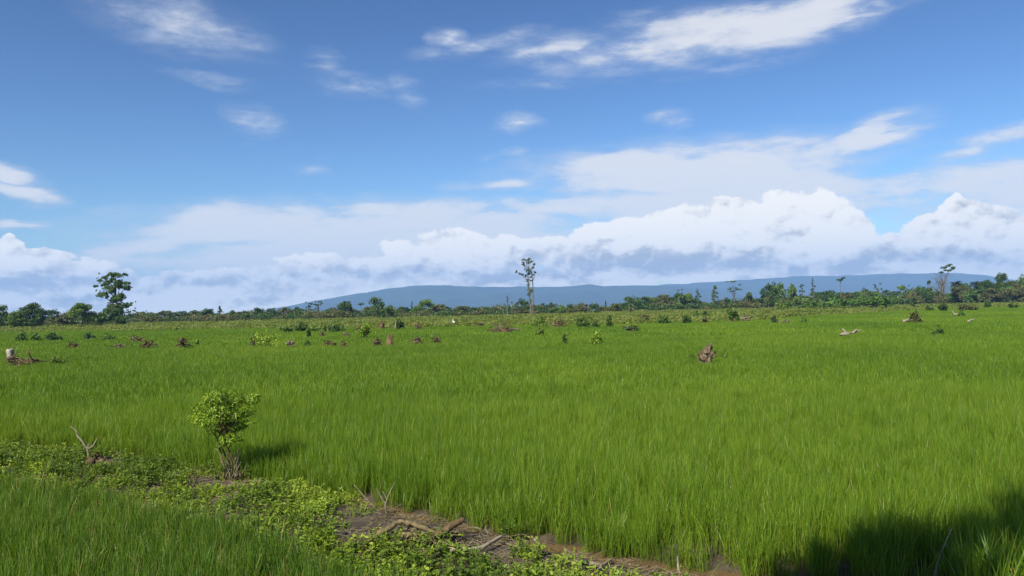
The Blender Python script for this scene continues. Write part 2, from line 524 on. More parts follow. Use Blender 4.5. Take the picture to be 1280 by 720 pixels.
def weed_clump(nl, hgt, rad, L, name, mat):
    mb = MB()
    ns = max(5, nl // 6)
    for s in range(ns):
        a = rng.uniform(0, 2 * np.pi); rr = rad * math.sqrt(rng.uniform(0, 1)); hz = hgt * rng.uniform(.4, 1.1)
        p1 = np.array([math.cos(a) * rr, math.sin(a) * rr, hz])
        p0 = p1 * np.array([.45, .45, 0])
        P = wander(p0, p1, 4, .08)
        m = nl // ns
        tt = rng.uniform(.3, 1, m); idx = tt * 3
        C = np.stack([np.interp(idx, range(4), P[:, q]) for q in range(3)], -1)
        ph = rng.uniform(0, 2 * np.pi, m)
        T = np.stack([np.cos(ph), np.sin(ph), rng.uniform(-.1, .5, m)], -1)
        Nn = np.stack([-.35 * np.cos(ph), -.35 * np.sin(ph), np.ones(m)], -1) + rng.normal(size=(m, 3)) * .3
        mb.bigleaves(C, Nn, T, L * rng.uniform(.6, 1.3, m), .62)
        S = np.stack([P + np.array([.003, 0, 0]), P - np.array([.003, 0, 0])], 1).reshape(-1, 3)
        q = np.arange(3) * 2
        mb.add(S, np.stack([q, q + 1, q + 3, q + 2], -1))
    return mb.build(name, mat, link=False)


def litter_clump(n, rad, name, mat):
    """dead stalks and twiglets lying on the soil"""
    mb = MB()
    for i in range(n):
        a = rng.uniform(0, np.pi); l = rng.uniform(.08, .38)
        c = np.array([rng.normal() * rad * .5, rng.normal() * rad * .5, rng.uniform(.004, .03)])
        d = np.array([math.cos(a), math.sin(a), rng.normal() * .14]) * l * .5
        mb.tube(wander(c - d, c + d, 4, .12), np.array([1, 1, .8, .4]) * rng.uniform(.0018, .0055), 4)
    return mb.build(name, mat, link=False)


RH = .62
nearC = [rice_clump(46, RH, .0066, .058, .10, 'rice_%02d' % i, M_rice) for i in range(10)]
midC = [rice_clump(44, RH, .010, .10, .11, 'rice_%02d' % (10 + i), M_rice, (0, .4, .75, 1)) for i in range(6)]
farC = [rice_clump(150, RH, .024, .42, .12, 'rice_%02d' % (16 + i), M_rice, (0, .45, 1)) for i in range(5)]
lib_collection('rice_plants', nearC + midC + farC)
lib_collection('young_rice_plants', [rice_clump(34, RH, .0085, .05, .15, 'young_rice_%02d' % i, M_rice_near) for i in range(10)])
lib_collection('weed_plants', [weed_clump(66, .16, .17, .036, 'weed_%02d' % i, M_weed) for i in range(8)]
               + [weed_clump(60, .22, .16, .042, 'weed_%02d' % (8 + i), M_weed_dark) for i in range(3)])
lib_collection('litter_bits', [litter_clump(16, .22, 'litter_%02d' % i, M_stick if i % 2 else M_twig) for i in range(6)])
lib_collection('scrub_plants', [weed_clump(40, .75, .7, .30, 'scrub_%02d' % i, M_scrub) for i in range(6)]
               + [rice_clump(50, .8, .05, .3, .3, 'scrub_%02d' % (6 + i), M_scrub, (0, .4, .75, 1)) for i in range(4)])


def scatter(name, lib, P, idx, scl, rot, label):
    """one plant cover: points carrying a plant each"""
    me = bpy.data.meshes.new(name)
    P = np.asarray(P, float)
    me.vertices.add(len(P)); me.vertices.foreach_set('co', P.ravel())
    a = me.attributes.new('pick', 'INT', 'POINT'); a.data.foreach_set('value', np.asarray(idx, np.int32))
    a = me.attributes.new('size', 'FLOAT_VECTOR', 'POINT'); a.data.foreach_set('vector', np.asarray(scl, np.float32).ravel())
    a = me.attributes.new('turn', 'FLOAT_VECTOR', 'POINT'); a.data.foreach_set('vector', np.asarray(rot, np.float32).ravel())
    o = bpy.data.objects.new(name, me); COL.objects.link(o)
    tag(o, label, 'plants', None, 'stuff')
    ng = bpy.data.node_groups.new(name, 'GeometryNodeTree')
    ng.interface.new_socket('Geometry', in_out='INPUT', socket_type='NodeSocketGeometry')
    ng.interface.new_socket('Geometry', in_out='OUTPUT', socket_type='NodeSocketGeometry')
    gi = ng.nodes.new('NodeGroupInput'); go = ng.nodes.new('NodeGroupOutput')
    ip = ng.nodes.new('GeometryNodeInstanceOnPoints')
    ci = ng.nodes.new('GeometryNodeCollectionInfo')
    ci.inputs['Collection'].default_value = LIB[lib]
    ci.inputs['Separate Children'].default_value = True
    ci.inputs['Reset Children'].default_value = True
    def na(nm, dt):
        x = ng.nodes.new('GeometryNodeInputNamedAttribute'); x.data_type = dt; x.inputs['Name'].default_value = nm
        return [s for s in x.outputs if s.enabled and s.name == 'Attribute'][0]
    ip.inputs['Pick Instance'].default_value = True
    l = ng.links.new
    l(gi.outputs[0], ip.inputs['Points']); l(ci.outputs[0], ip.inputs['Instance'])
    l(na('pick', 'INT'), ip.inputs['Instance Index'])
    l(na('turn', 'FLOAT_VECTOR'), ip.inputs['Rotation']); l(na('size', 'FLOAT_VECTOR'), ip.inputs['Scale'])
    l(ip.outputs[0], go.inputs[0])
    md = o.modifiers.new('plants', 'NODES'); md.node_group = ng
    return o


def frustum_points(d0, d1, dens, margin=1.12, pad=2.5):
    area = .66 * margin * (d1 ** 2 - d0 ** 2) + 2 * pad * (d1 - d0)
    n = int(area * dens * 1.05)
    # rejection over the trapezoid
    y = rng.uniform(d0, d1, n * 2 + 10)
    hw = .66 * margin * y + pad
    hwm = .66 * margin * d1 + pad
    keep = rng.uniform(0, 1, len(y)) < hw / hwm
    y = y[keep]; hw = hw[keep]
    want = int(area * dens)
    y = y[:want]; hw = hw[:want]
    return rng.uniform(-1, 1, len(y)) * hw, y


# far border of the rice, seen in the photo
FB = [(-120, 416, .5), (0, 413, .5), (150, 411, .5), (320, 408.5, .5), (480, 407.5, .5), (640, 404, .5), (800, 401.5, .5), (960, 397.5, .5), (1040, 391, .5), (1150, 386, .5), (1280, 381.6, .5), (1400, 379, .5)]
FBp = [gp(a, b, .8) for a, b, c in FB]
FBx = np.array([p.x / p.y for p in FBp]); FBy = np.array([p.y for p in FBp])


def yfar(x, y):
    return np.interp(x / y, FBx, FBy)


PITS = []          # bare spots in the rice round stumps and debris: (x, y, r)

# ------------------------------------------------------------------ builders for things
def local(o, p): return np.asarray(p, float) - np.asarray(o.location)


def bush(name, label, loc, w, h, mat=None, cat='bush', group=None, n=None, L=None, stems=3, barkm=None, sub=None):
    mat = mat or M_mid
    t = thing(name, label, cat, loc, group)
    mb = MB()
    n = n or 260
    L = L or max(.08, .16 * max(w, h) ** .6)
    k = max(1, int(round(w / max(h, .1))))
    for i in range(k):
        cx = (i - (k - 1) / 2) * w / k * .8
        hh = h * (rng.uniform(.7, 1.0) if k > 1 else 1)
        blob_leaves(mb, (cx, rng.normal() * w * .08, hh * .52), (w / k * .6, w * .42, hh * .52), n // k, L, sub or 8)
    # stray sprays that break the outline
    m = max(6, n // 12)
    u = unit(m); u[:, 2] = np.abs(u[:, 2])
    mb.leaves(np.array([0, 0, h * .45]) + u * np.array([w * .6, w * .45, h * .68]), unit(m), L, .5)
    mb.build('foliage', mat, t)
    mb = MB()
    for i in range(stems):
        a = rng.uniform(0, 6.28)
        mb.tube(wander((rng.normal() * w * .05, rng.normal() * w * .05, -.1), (math.cos(a) * w * .25, math.sin(a) * w * .2, h * .7), 5, .06),
                np.linspace(.05, .015, 5) * max(.4, h * .45), 5)
    mb.build('stem', barkm or M_bark_dk, t)
    return t


def debris(name, label, loc, w, h, leafy=.3, mat=None, mound=True, group=None, sticks=26, pale=0.3, leafmat=None, cat='debris pile'):
    t = thing(name, label, cat, loc, group)
    if mound:
        mb = MB()
        a = np.linspace(0, 2 * np.pi, 19)[:-1]; rr = np.array([1.0, .8, .5, .2])
        rows = []
        for i, r in enumerate(rr):
            q = r * (1 + .16 * rng.normal(size=18))
            z = h * .45 * (1 - r * r) + rng.normal(size=18) * h * .06 - (.25 if i == 0 else 0)
            rows.append(np.stack([np.cos(a) * q * w * .5, np.sin(a) * q * w * .36, z], -1))
        V = np.concatenate(rows + [np.array([[0, 0, h * .5]])])
        i = np.arange(18); j = (i + 1) % 18
        mb.V.append(V); mb.n = len(V)
        for k in range(3):
            mb.Q.append(np.stack([k * 18 + i, k * 18 + j, (k + 1) * 18 + j, (k + 1) * 18 + i], -1))
        mb.Q.append(np.stack([54 + i, 54 + j, np.full(18, 72)], -1))
        mb.build('soil_mound', M_soilpile, t, smooth=True)
    a_, b_ = MB(), MB()
    for i in range(sticks):
        ang = rng.uniform(0, np.pi); l = w * rng.uniform(.18, .6)
        c = np.array([rng.normal() * w * .2, rng.normal() * w * .15, h * rng.uniform(.15, .7)])
        d = np.array([math.cos(ang), math.sin(ang) * .7, rng.normal() * .4]) * l * .5
        (a_ if rng.uniform() > pale else b_).tube(wander(c - d, c + d, 5, .12), np.linspace(1, .35, 5) * rng.uniform(.02, .055) * max(.5, min(h, 1.2)), 5)
    if b_.n and len(b_.V) < 30:
        for i_, q_ in enumerate(b_.Q): b_.Q[i_] = q_ + a_.n
        a_.V += b_.V; a_.Q += b_.Q; a_.n += b_.n; b_ = MB()
    if a_.n: a_.build('branches', mat or M_bark_dk, t)
    if b_.n: b_.build('pale_branches', M_bleach, t)
    if leafy > 0:
        mb = MB()
        blob_leaves(mb, (0, 0, h * .45), (w * .5, w * .36, h * .5), int(260 * leafy) + 20, .10 + .05 * h, 8)
        mb.build('leaves', leafmat or M_deadleaf, t)
    return t


def stump(name, label, loc, w, h, lean=(0, 0), roots=6, mat=None, jag=.35, group=None, cat='tree stump'):
    t = thing(name, label, cat, loc, group)
    mb = MB()
    k, n = 16, 9
    a = np.linspace(0, 2 * np.pi, k, endpoint=False)
    top = 1 - jag * np.abs(rng.normal(size=k)) * .8
    top = .5 * top + .5 * np.roll(top, 1)
    prof = 1 + .17 * rng.normal(size=k)
    rows = []
    for i in range(n):
        f = i / (n - 1)
        r = w * .5 * prof * (1.18 - .50 * f + .10 * rng.normal(size=k))
        z = -.15 + (h + .15) * f * top
        rows.append(np.stack([np.cos(a) * r + lean[0] * f * h, np.sin(a) * r + lean[1] * f * h, z], -1))
    c = rows[-1].mean(0) - np.array([0, 0, h * .25])
    V = np.concatenate(rows + [c[None]])
    mb.V.append(V); mb.n = len(V)
    i = np.arange(k); j = (i + 1) % k
    for q in range(n - 1):
        mb.Q.append(np.stack([q * k + i, q * k + j, (q + 1) * k + j, (q + 1) * k + i], -1))
    mb.Q.append(np.stack([(n - 1) * k + i, (n - 1) * k + j, np.full(k, n * k)], -1))
    mb.build('trunk', mat or M_stump, t)
    mb = MB()
    for q in range(roots):
        an = rng.uniform(0, 6.28); l = w * rng.uniform(.8, 1.5)
        p0 = np.array([0, 0, h * rng.uniform(.3, .75)]); p1 = np.array([math.cos(an) * l * .8, math.sin(an) * l * .6, rng.uniform(-.05, h * .55)])
        mb.tube(wander(p0, p1, 6, .12), np.linspace(1, .3, 6) * w * .11, 6, .1)
    mb.build('roots', mat or M_stump, t)
    return t


def tree(name, label, px, top_py, d, w_px, kind='round', mat=None, cat='tree', group=None, dens=1.0, lean=0.0, barkm=None, hmul=1.0):
    base = at(px, 380, d); x, y = base.x, base.y
    rt = ray(px, top_py)
    h = (CAM_H + rt.z / rt.y * d)
    W = w_px / F * d
    t = thing(name, label, cat, (x, y, 0), group)
    mat = mat or M_mid
    lf = MB(); tr = MB()
    L = .0018 * d * 1.0
    def nleaf(r):    # leaves enough to cover a blob of that radius
        return int(dens * 15.0 * (r / L) ** 2) + 16
    bark = barkm or M_bark
    def on(P, f): return np.array([np.interp(f * (len(P) - 1), range(len(P)), P[:, k_]) for k_ in range(3)])
    if kind == 'round':
        c0 = h * .54
        P = wander((0, 0, -.3), (lean, 0, h * .7), 6, .03)
        tr.tube(P, np.linspace(1, .35, 6) * (.014 * h + .05), 7, .05)
        nb = 10
        for i in range(nb):
            a = rng.uniform(0, 6.28); q = rng.uniform(.25, 1) ** .5
            c = np.array([math.cos(a) * q * W * .34 + lean * .7, math.sin(a) * q * W * .34, c0 + rng.uniform(-.36, .22) * h])
            if i == 0: c = np.array([lean, 0, h * .80])
            r = np.array([W * .28, W * .28, h * .24]) * rng.uniform(.8, 1.2)
            c[2] = min(c[2], h - r[2] * 1.05)
            blob_leaves(lf, c, r, nleaf(max(r)), L, 7)
            tr.tube(wander(on(P, rng.uniform(.4, .8)), c, 5, .06), np.linspace(1, .3, 5) * (.007 * h + .02), 5)
    elif kind == 'bushy':      # foliage down to the ground
        tr.tube(wander((0, 0, -.3), (lean, 0, h * .75), 6, .04), np.linspace(1, .35, 6) * (.014 * h + .04), 6)
        nb = 12
        for i in range(nb):
            a = rng.uniform(0, 6.28); q = rng.uniform(.2, 1) ** .5
            zc = rng.uniform(.16, .80)
            wz = 1 - .55 * max(0, zc - .45)
            c = np.array([math.cos(a) * q * W * .33 * wz, math.sin(a) * q * W * .33 * wz, zc * h])
            if i == 0: c = np.array([rng.normal() * W * .08, 0, h * .8])
            r = np.array([W * .28, W * .28, h * .21]) * rng.uniform(.8, 1.2)
            c[2] = min(c[2], h - r[2] * 1.05)
            blob_leaves(lf, c, r, nleaf(max(r)), L, 7)
    elif kind == 'cone':
        tr.tube(wander((0, 0, -.3), (0, 0, h * .92), 7, .015), np.linspace(1, .2, 7) * (.014 * h + .04), 6)
        for f in np.linspace(.2, .92, 8):
            r = W * .5 * (1.08 - f) * rng.uniform(.75, 1.15)
            for q in range(2):
                a = rng.uniform(0, 6.28)
                blob_leaves(lf, (math.cos(a) * r * .5, math.sin(a) * r * .5, f * h), (r * .75, r * .75, h * .07), nleaf(r * .6), L, 4)
    elif kind == 'column':
        tr.tube(wander((0, 0, -.3), (0, 0, h * .92), 7, .02), np.linspace(1, .4, 7) * (.016 * h + .04), 7)
        for f in np.linspace(.25, .93, 9):
            r = W * .5 * rng.uniform(.6, 1.1)
            a = rng.uniform(0, 6.28)
            blob_leaves(lf, (math.cos(a) * r * .4, math.sin(a) * r * .4, f * h), (r * .8, r * .8, h * .075), nleaf(r * .7), L, 4)
    elif kind == 'umbrella':   # small flat head on a thin bare trunk
        P = wander((0, 0, -.3), (lean, 0, h * .9), 8, .02)
        tr.tube(P, np.linspace(1, .45, 8) * (.009 * h + .05), 6)
        for i in range(6):
            a = rng.uniform(0, 6.28); q = rng.uniform(.2, .9)
            c = np.array([lean + math.cos(a) * q * W * .36, math.sin(a) * q * W * .36, h * (.93 - .10 * rng.uniform(0, 1))])
            tr.tube(wander(on(P, .86), c, 4, .08), np.linspace(1, .4, 4) * .005 * h, 5)
            blob_leaves(lf, c, (W * .20, W * .20, h * .035), nleaf(W * .15), L, 4)
    elif kind == 'open':       # tall, separate clumps with sky between
        P = wander((0, 0, -.3), (lean, 0, h * .82), 8, .03)
        tr.tube(P, np.linspace(1, .4, 8) * (.013 * h + .06), 7, .04)
        for i in range(11):
            f = rng.uniform(.52, .98)
            a = rng.uniform(0, 6.28); q = rng.uniform(.5, 1.0)
            c = np.array([lean * f + math.cos(a) * q * W * .42, math.sin(a) * q * W * .38, f * h])
            r = np.array([W * .16, W * .16, h * .05]) * rng.uniform(.7, 1.25)
            c[2] = min(c[2], h - r[2])
            tr.tube(wander(on(P, rng.uniform(.45, .85)), c, 5, .08), np.linspace(1, .35, 5) * (.004 * h + .02), 5)
            blob_leaves(lf, c, r, nleaf(max(r)) // 2, L, 5)
    elif kind == 'palm':
        P = wander((0, 0, -.3), (lean, 0, h * .72), 7, .02)
        tr.tube(P, np.linspace(1, .7, 7) * (.014 * h + .08), 7, .06)
        R = W * .55
        nf = 20
        for i in range(nf):
            a = i / nf * 6.28 + rng.normal() * .15; el = rng.uniform(-.25, 1.15)
            s = np.linspace(0, 1, 9)
            rad = R * s * math.cos(el * .8)
            z = h * .72 + R * (math.sin(el) * s * 1.0 - .75 * s ** 2.2 * (1 - .35 * el))
            C = np.stack([lean + np.cos(a) * rad, np.sin(a) * rad, z], -1)
            tr.tube(C, np.linspace(1, .3, 9) * .03, 4)
            Td = np.gradient(C, axis=0); Td /= np.linalg.norm(Td, axis=1, keepdims=True)
            side = np.array([-math.sin(a), math.cos(a), 0])
            for sg in (-1, 1):
                m = 26
                tt = rng.uniform(.12, 1, m) * 8
                CC = np.stack([np.interp(tt, range(9), C[:, q]) for q in range(3)], -1)
                TT = side * sg + np.stack([np.interp(tt, range(9), Td[:, q]) for q in range(3)], -1) * .7 + np.array([0, 0, -.45])
                NN = np.array([0, 0, 1.0]) + side * -sg * .4 + rng.normal(size=(m, 3)) * .15
                lf.bigleaves(CC, NN, TT, R * .30 * (1 - .5 * np.abs(tt / 8 - .4)), .17, .1)
    elif kind == 'banana':
        k = 5
        for s in range(k):
            bx, by = (rng.normal() * W * .2, rng.normal() * W * .15)
            hs = h * rng.uniform(.55, 1.0)
            stm = MB(); stm.tube(wander((bx, by, -.2), (bx + rng.normal() * .2, by, hs * .5), 5, .03), np.linspace(.13, .08, 5) * hs / 4, 7)
            stm.build('stem', bark, t, smooth=True)
            for i in range(11):
                a = rng.uniform(0, 6.28); Rl = W * rng.uniform(.35, .65); el = rng.uniform(.35, 1.35); z0 = hs * rng.uniform(.22, .55)
                s_ = np.linspace(0, 1, 7)
                rad = Rl * s_ * math.cos(el) * 1.3
                z = z0 + hs * .5 * (s_ * math.sin(el) * 1.15 - .55 * s_ ** 2.5)
                C = np.stack([bx + np.cos(a) * rad, by + np.sin(a) * rad, z], -1)
                side = np.array([-math.sin(a), math.cos(a), 0])
                wv = (np.sin(np.pi * np.clip(s_ * .93 + .05, 0, 1)) ** .6 * hs * .085)[:, None]
                Vv = np.stack([C + side * wv + np.array([0, 0, -.4]) * wv, C, C - side * wv + np.array([0, 0, -.4]) * wv], 1).reshape(-1, 3)
                b = np.arange(6)[:, None] * 3
                lf.add(Vv, np.concatenate([b + np.array([0, 1, 4, 3]), b + np.array([1, 2, 5, 4])]))
    elif kind == 'snag':       # dead, broken, bare
        P = wander((0, 0, -.3), (lean, 0, h * .97), 9, .03)
        tr.tube(P, np.linspace(1, .3, 9) * (.026 * h + .08), 7, .08)
        for i in range(9):
            f = rng.uniform(.4, .92); a = rng.choice([0, np.pi]) + rng.normal() * .6
            l = W * rng.uniform(.2, .5)
            p0 = on(P, f)
            tr.tube(wander(p0, p0 + np.array([math.cos(a) * l, math.sin(a) * l, l * rng.uniform(-.1, .8)]), 5, .1), np.linspace(1, .2, 5) * .006 * h, 5)
        for i in range(5):
            f = rng.uniform(.25, .95)
            blob_leaves(lf, (lean * f + rng.normal() * W * .1, 0, f * h), (W * .10, W * .10, h * .05), nleaf(W * .09), L, 4)
    if tr.n: tr.build('trunk', bark, t, smooth=True)
    if lf.n: lf.build('crown', mat, t)
    return t


# ================================================================== THE TREELINE
TG = 'trees of the far treeline'
GL, GM, GD, GO, GB = M_light, M_mid, M_dark, M_olive, M_blue
# px, top y, distance, width px, kind, foliage, name, category, label
special = [
    (4, 380, 216, 26, 'bushy', GD, 'broadleaf_tree', 'tree', 'dark tree cut off by the left edge of the photo'),
    (22, 387, 208, 34, 'bushy', GL, 'broadleaf_tree', 'tree', 'pale green bushy tree at the foot of the leftmost big dark tree'),
    (41, 377, 218, 40, 'bushy', GD, 'broadleaf_tree', 'tree', 'broad dark dense tree, widest at the left end of treeline'),
    (68, 385, 265, 24, 'round', GB, 'broadleaf_tree', 'tree', 'bluish flat-topped tree seen between the two big leftmost trees'),
    (82, 393, 235, 26, 'bushy', GO, 'broadleaf_tree', 'tree', 'brownish low bushy tree left of the bright green broad tree'),
    (103, 376.5, 214, 36, 'bushy', GL, 'broadleaf_tree', 'tree', 'bright green broad tree just left of tall left-hand tree'),
    (126, 389, 222, 24, 'bushy', GM, 'broadleaf_tree', 'tree', 'green bushy tree filling the foot of the tall left-hand tree'),
    (163, 383, 236, 16, 'open', GM, 'broadleaf_tree', 'tree', 'thin branchy tree leaning on right of tall left-hand tree'),
    (275, 382, 300, 18, 'cone', GD, 'broadleaf_tree', 'tree', 'dark pointed tree standing alone above the low left treeline'),
    (323, 383, 300, 14, 'round', GD, 'broadleaf_tree', 'tree', 'dark round-headed tree where the blue mountain slope begins'),
    (386, 377, 290, 11, 'open', GB, 'broadleaf_tree', 'tree', 'left one of a feathery pair before the left mountain slope'),
    (398, 376, 290, 11, 'open', GB, 'broadleaf_tree', 'tree', 'right one of a feathery pair before the left mountain slope'),
    (429, 376, 285, 24, 'round', GD, 'broadleaf_tree', 'tree', 'dark domed tree against the left mountain slope'),
    (451, 377, 290, 13, 'umbrella', GB, 'broadleaf_tree', 'tree', 'small round-headed tree right of the dark domed tree'),
    (472, 369, 250, 20, 'round', GM, 'broadleaf_tree', 'tree', 'tall mid-green tree with pale trunk before the mountain, left of centre'),
    (488, 381, 255, 18, 'bushy', GM, 'broadleaf_tree', 'tree', 'lower bushy tree attached right of the tall pale-trunked tree'),
    (515, 376, 320, 5, 'cone', GB, 'slender_tree', 'tree', 'thin dark spire tree left of the pale green domed tree'),
    (532, 372, 300, 22, 'round', GL, 'broadleaf_tree', 'tree', 'pale green domed tree before the mountain, left of centre'),
    (654, 373, 285, 19, 'bushy', GD, 'broadleaf_tree', 'tree', 'dark round tree directly behind the tall bare-trunked tree'),
    (688, 377, 300, 14, 'round', GD, 'broadleaf_tree', 'tree', 'dark tree first to the right of the tall bare-trunked tree'),
    (712, 380, 310, 11, 'round', GD, 'broadleaf_tree', 'tree', 'small dark tree with square head right of centre'),
    (757, 376, 340, 4, 'cone', GB, 'slender_tree', 'tree', 'thin dark spire tree right of centre over low scrub'),
    (790, 369.5, 330, 26, 'bushy', GM, 'broadleaf_tree', 'tree', 'leftmost broad tree of the dense wood right of centre'),
    (850, 360.5, 400, 11, 'open', GB, 'broadleaf_tree', 'tree', 'greyish thin tree poking out above the dense wood'),
    (872, 360, 350, 16, 'cone', GB, 'broadleaf_tree', 'tree', 'bluish pointed tree at right end of the dense wood'),
    (893, 356, 345, 13, 'column', GM, 'columnar_tree', 'tree', 'narrow column-shaped tree wrapped in climbing leaves'),
    (910, 371.5, 350, 16, 'bushy', GD, 'broadleaf_tree', 'tree', 'low dark rounded tree right of the column-shaped tree'),
    (918, 350.5, 360, 22, 'open', GB, 'broadleaf_tree', 'tree', 'tall feathery open-crowned tree on several thin stems'),
    (937, 363, 365, 16, 'bushy', GM, 'broadleaf_tree', 'tree', 'bushy tree right of the feathery open-crowned tree'),
    (961, 352, 370, 22, 'round', GD, 'broadleaf_tree', 'tree', 'dark left third of the broad-headed tree group'),
    (976, 350.5, 366, 24, 'round', GM, 'broadleaf_tree', 'tree', 'tallest middle tree of the broad-headed tree group'),
    (991, 353, 362, 19, 'round', GL, 'broadleaf_tree', 'tree', 'yellowish right tree of the broad-headed tree group'),
    (1003, 355, 385, 8, 'open', GB, 'broadleaf_tree', 'tree', 'thin ragged tree between broad-headed group and pointed tree'),
    (1017, 347.5, 385, 18, 'cone', GB, 'broadleaf_tree', 'tree', 'bluish pointed tree right of the broad-headed group'),
    (1052, 344.5, 430, 14, 'umbrella', GD, 'umbrella_tree', 'tree', 'small dark crown on a long thin bare trunk'),
    (1082, 358.5, 400, 12, 'round', GB, 'broadleaf_tree', 'tree', 'bluish round tree behind the banana plants'),
    (1098, 353.5, 400, 12, 'open', GB, 'broadleaf_tree', 'tree', 'ragged tree rising behind the banana plants'),
    (1130, 355, 390, 30, 'bushy', GL, 'broadleaf_tree', 'tree', 'pale green bushy tree right of the banana plants'),
    (1150, 359, 390, 26, 'bushy', GM, 'broadleaf_tree', 'tree', 'mid-green bushy tree left of the bare grey tree'),
    (1162, 350, 420, 6, 'open', GB, 'broadleaf_tree', 'tree', 'small wisp of a tree beside the bare grey tree'),
    (1200, 356, 372, 30, 'bushy', GO, 'broadleaf_tree', 'tree', 'brownish bushy tree at right foot of the bare grey tree'),
    (1196, 346, 400, 16, 'palm', GD, 'palm_tree', 'palm', 'palm just right of the bare grey tree'),
    (1220, 346, 395, 14, 'palm', GD, 'palm_tree', 'palm', 'palm left of the tallest right-hand dark tree'),
    (1233, 349, 385, 22, 'bushy', GD, 'broadleaf_tree', 'tree', 'dark bushy tree at the left shoulder of tallest right-hand tree'),
    (1249, 338, 380, 24, 'round', GD, 'broadleaf_tree', 'tree', 'tallest dark tree near the right edge of the photo'),
    (1266, 345, 390, 13, 'palm', GD, 'palm_tree', 'palm', 'palm right of the tallest right-hand dark tree'),
    (1277, 343, 385, 18, 'round', GM, 'broadleaf_tree', 'tree', 'green tree cut off by the right edge of the photo'),
    (1243, 359, 355, 30, 'bushy', GO, 'broadleaf_tree', 'tree', 'olive low tree in front of the tallest right-hand tree'),
    (1272, 357, 350, 32, 'bushy', GO, 'broadleaf_tree', 'tree', 'brownish wide low tree by the right edge of the photo'),
    (1216, 361, 360, 22, 'bushy', GM, 'broadleaf_tree', 'tree', 'green rounded low tree beneath the left palm'),
    (1296, 346, 380, 26, 'round', GM, 'broadleaf_tree', 'tree', None),
    (-14, 384, 220, 26, 'bushy', GM, 'broadleaf_tree', 'tree', None),
]
for (px, ty, d, w, kd, mt, nm, ct, lb) in special:
    if lb is None:
        continue
    tree(nm, lb, px, ty, d, w, kd, mt, ct)

# unremarkable members of the wood: nothing tells these apart
far_list = [(178, 392, 12), (191, 391, 10), (207, 391, 20), (226, 390, 20), (243, 390.5, 18), (258, 388.5, 18), (290, 388, 16), (305, 388, 18),
            (340, 388, 18), (356, 387, 16), (372, 387.5, 18), (408, 387, 16), (416, 386, 16), (443, 387, 16), (460, 385, 16),
            (503, 384, 18), (520, 384, 16), (548, 382, 20), (562, 384, 18), (578, 385, 20), (594, 386, 18), (608, 385, 14), (619, 384, 14),
            (643, 386, 16), (670, 381, 16), (679, 379, 12), (700, 384, 14), (727, 381.5, 14), (743, 381, 14), (768, 380, 12), (778, 378, 14)]
for i, (px, ty, w) in enumerate(far_list):
    tree('small_tree', 'small bushy tree merging into the low line of scrub below the mountain', px, ty - rng.uniform(-.5, 4), 290 + 30 * rng.uniform(0, 1), w * 1.25,
         'bushy' if i % 3 else 'round', [GD, GM, GO, GB, GO][i % 5], 'tree', 'small trees of the low far scrub line')
wood = [(806, 369, 20), (818, 370, 18), (833, 366, 22), (845, 366, 20), (858, 365.5, 22), (822, 378, 22), (845, 377, 24), (866, 373, 22), (880, 377, 16),
        (800, 378, 20)]
for i, (px, ty, w) in enumerate(wood):
    tree('wood_tree', 'crowded tree inside the dense wood right of centre', px, ty, 345 + 40 * rng.uniform(0, 1), w * 1.2, 'bushy',
         [GD, GM, GO][i % 3], 'tree', 'trees crowded in the dense wood')
behind = [(930, 375, 20), (950, 372, 22), (965, 369, 22), (985, 370, 20), (1000, 368, 22), (1020, 364, 24), (1035, 362, 24), (1010, 372, 26),
          (1060, 364, 20), (1072, 363, 20), (1090, 363, 22), (1112, 361, 22), (1165, 364, 20), (1175, 369, 22), (1190, 364, 22), (1206, 353, 26), (1227, 351, 28), (1212, 358, 26), (1262, 350, 26), (1282, 349, 26), (1256, 357, 28), (1235, 357, 28)]
for i, (px, ty, w) in enumerate(behind):
    tree('scrub_tree', 'bushy tree of the continuous green belt behind the right-hand field', px, ty, 375 + 40 * rng.uniform(0, 1), w * 1.25, 'bushy',
         [GM, GD, GL, GO, GM][i % 5], 'tree', 'trees of the green belt on the right')

# banana plants in front of the right-hand belt
ban = [(1022, 369, 16), (1033, 366, 17), (1045, 365, 18), (1057, 364, 18), (1068, 363, 18), (1079, 362, 19), (1090, 361, 20), (1000, 374, 14), (985, 374, 12)]
for i, (px, ty, w) in enumerate(ban):
    tree('banana_plant', 'banana plant in the row along the right-hand field edge', px, ty, 262 + 12 * (i % 3), w * 1.35, 'banana', M_banana, 'banana plant',
         'banana plants along the field edge')
tree('banana_plant', 'large banana plant with tall pale leaf at right end of the row', 1106, 357, 232, 24, 'banana', M_banana, 'banana plant', 'banana plants along the field edge')
tree('fan_shrub', 'dark leaning narrow shrub right of the large banana plant', 1143, 372, 232, 11, 'column', GD, 'shrub')

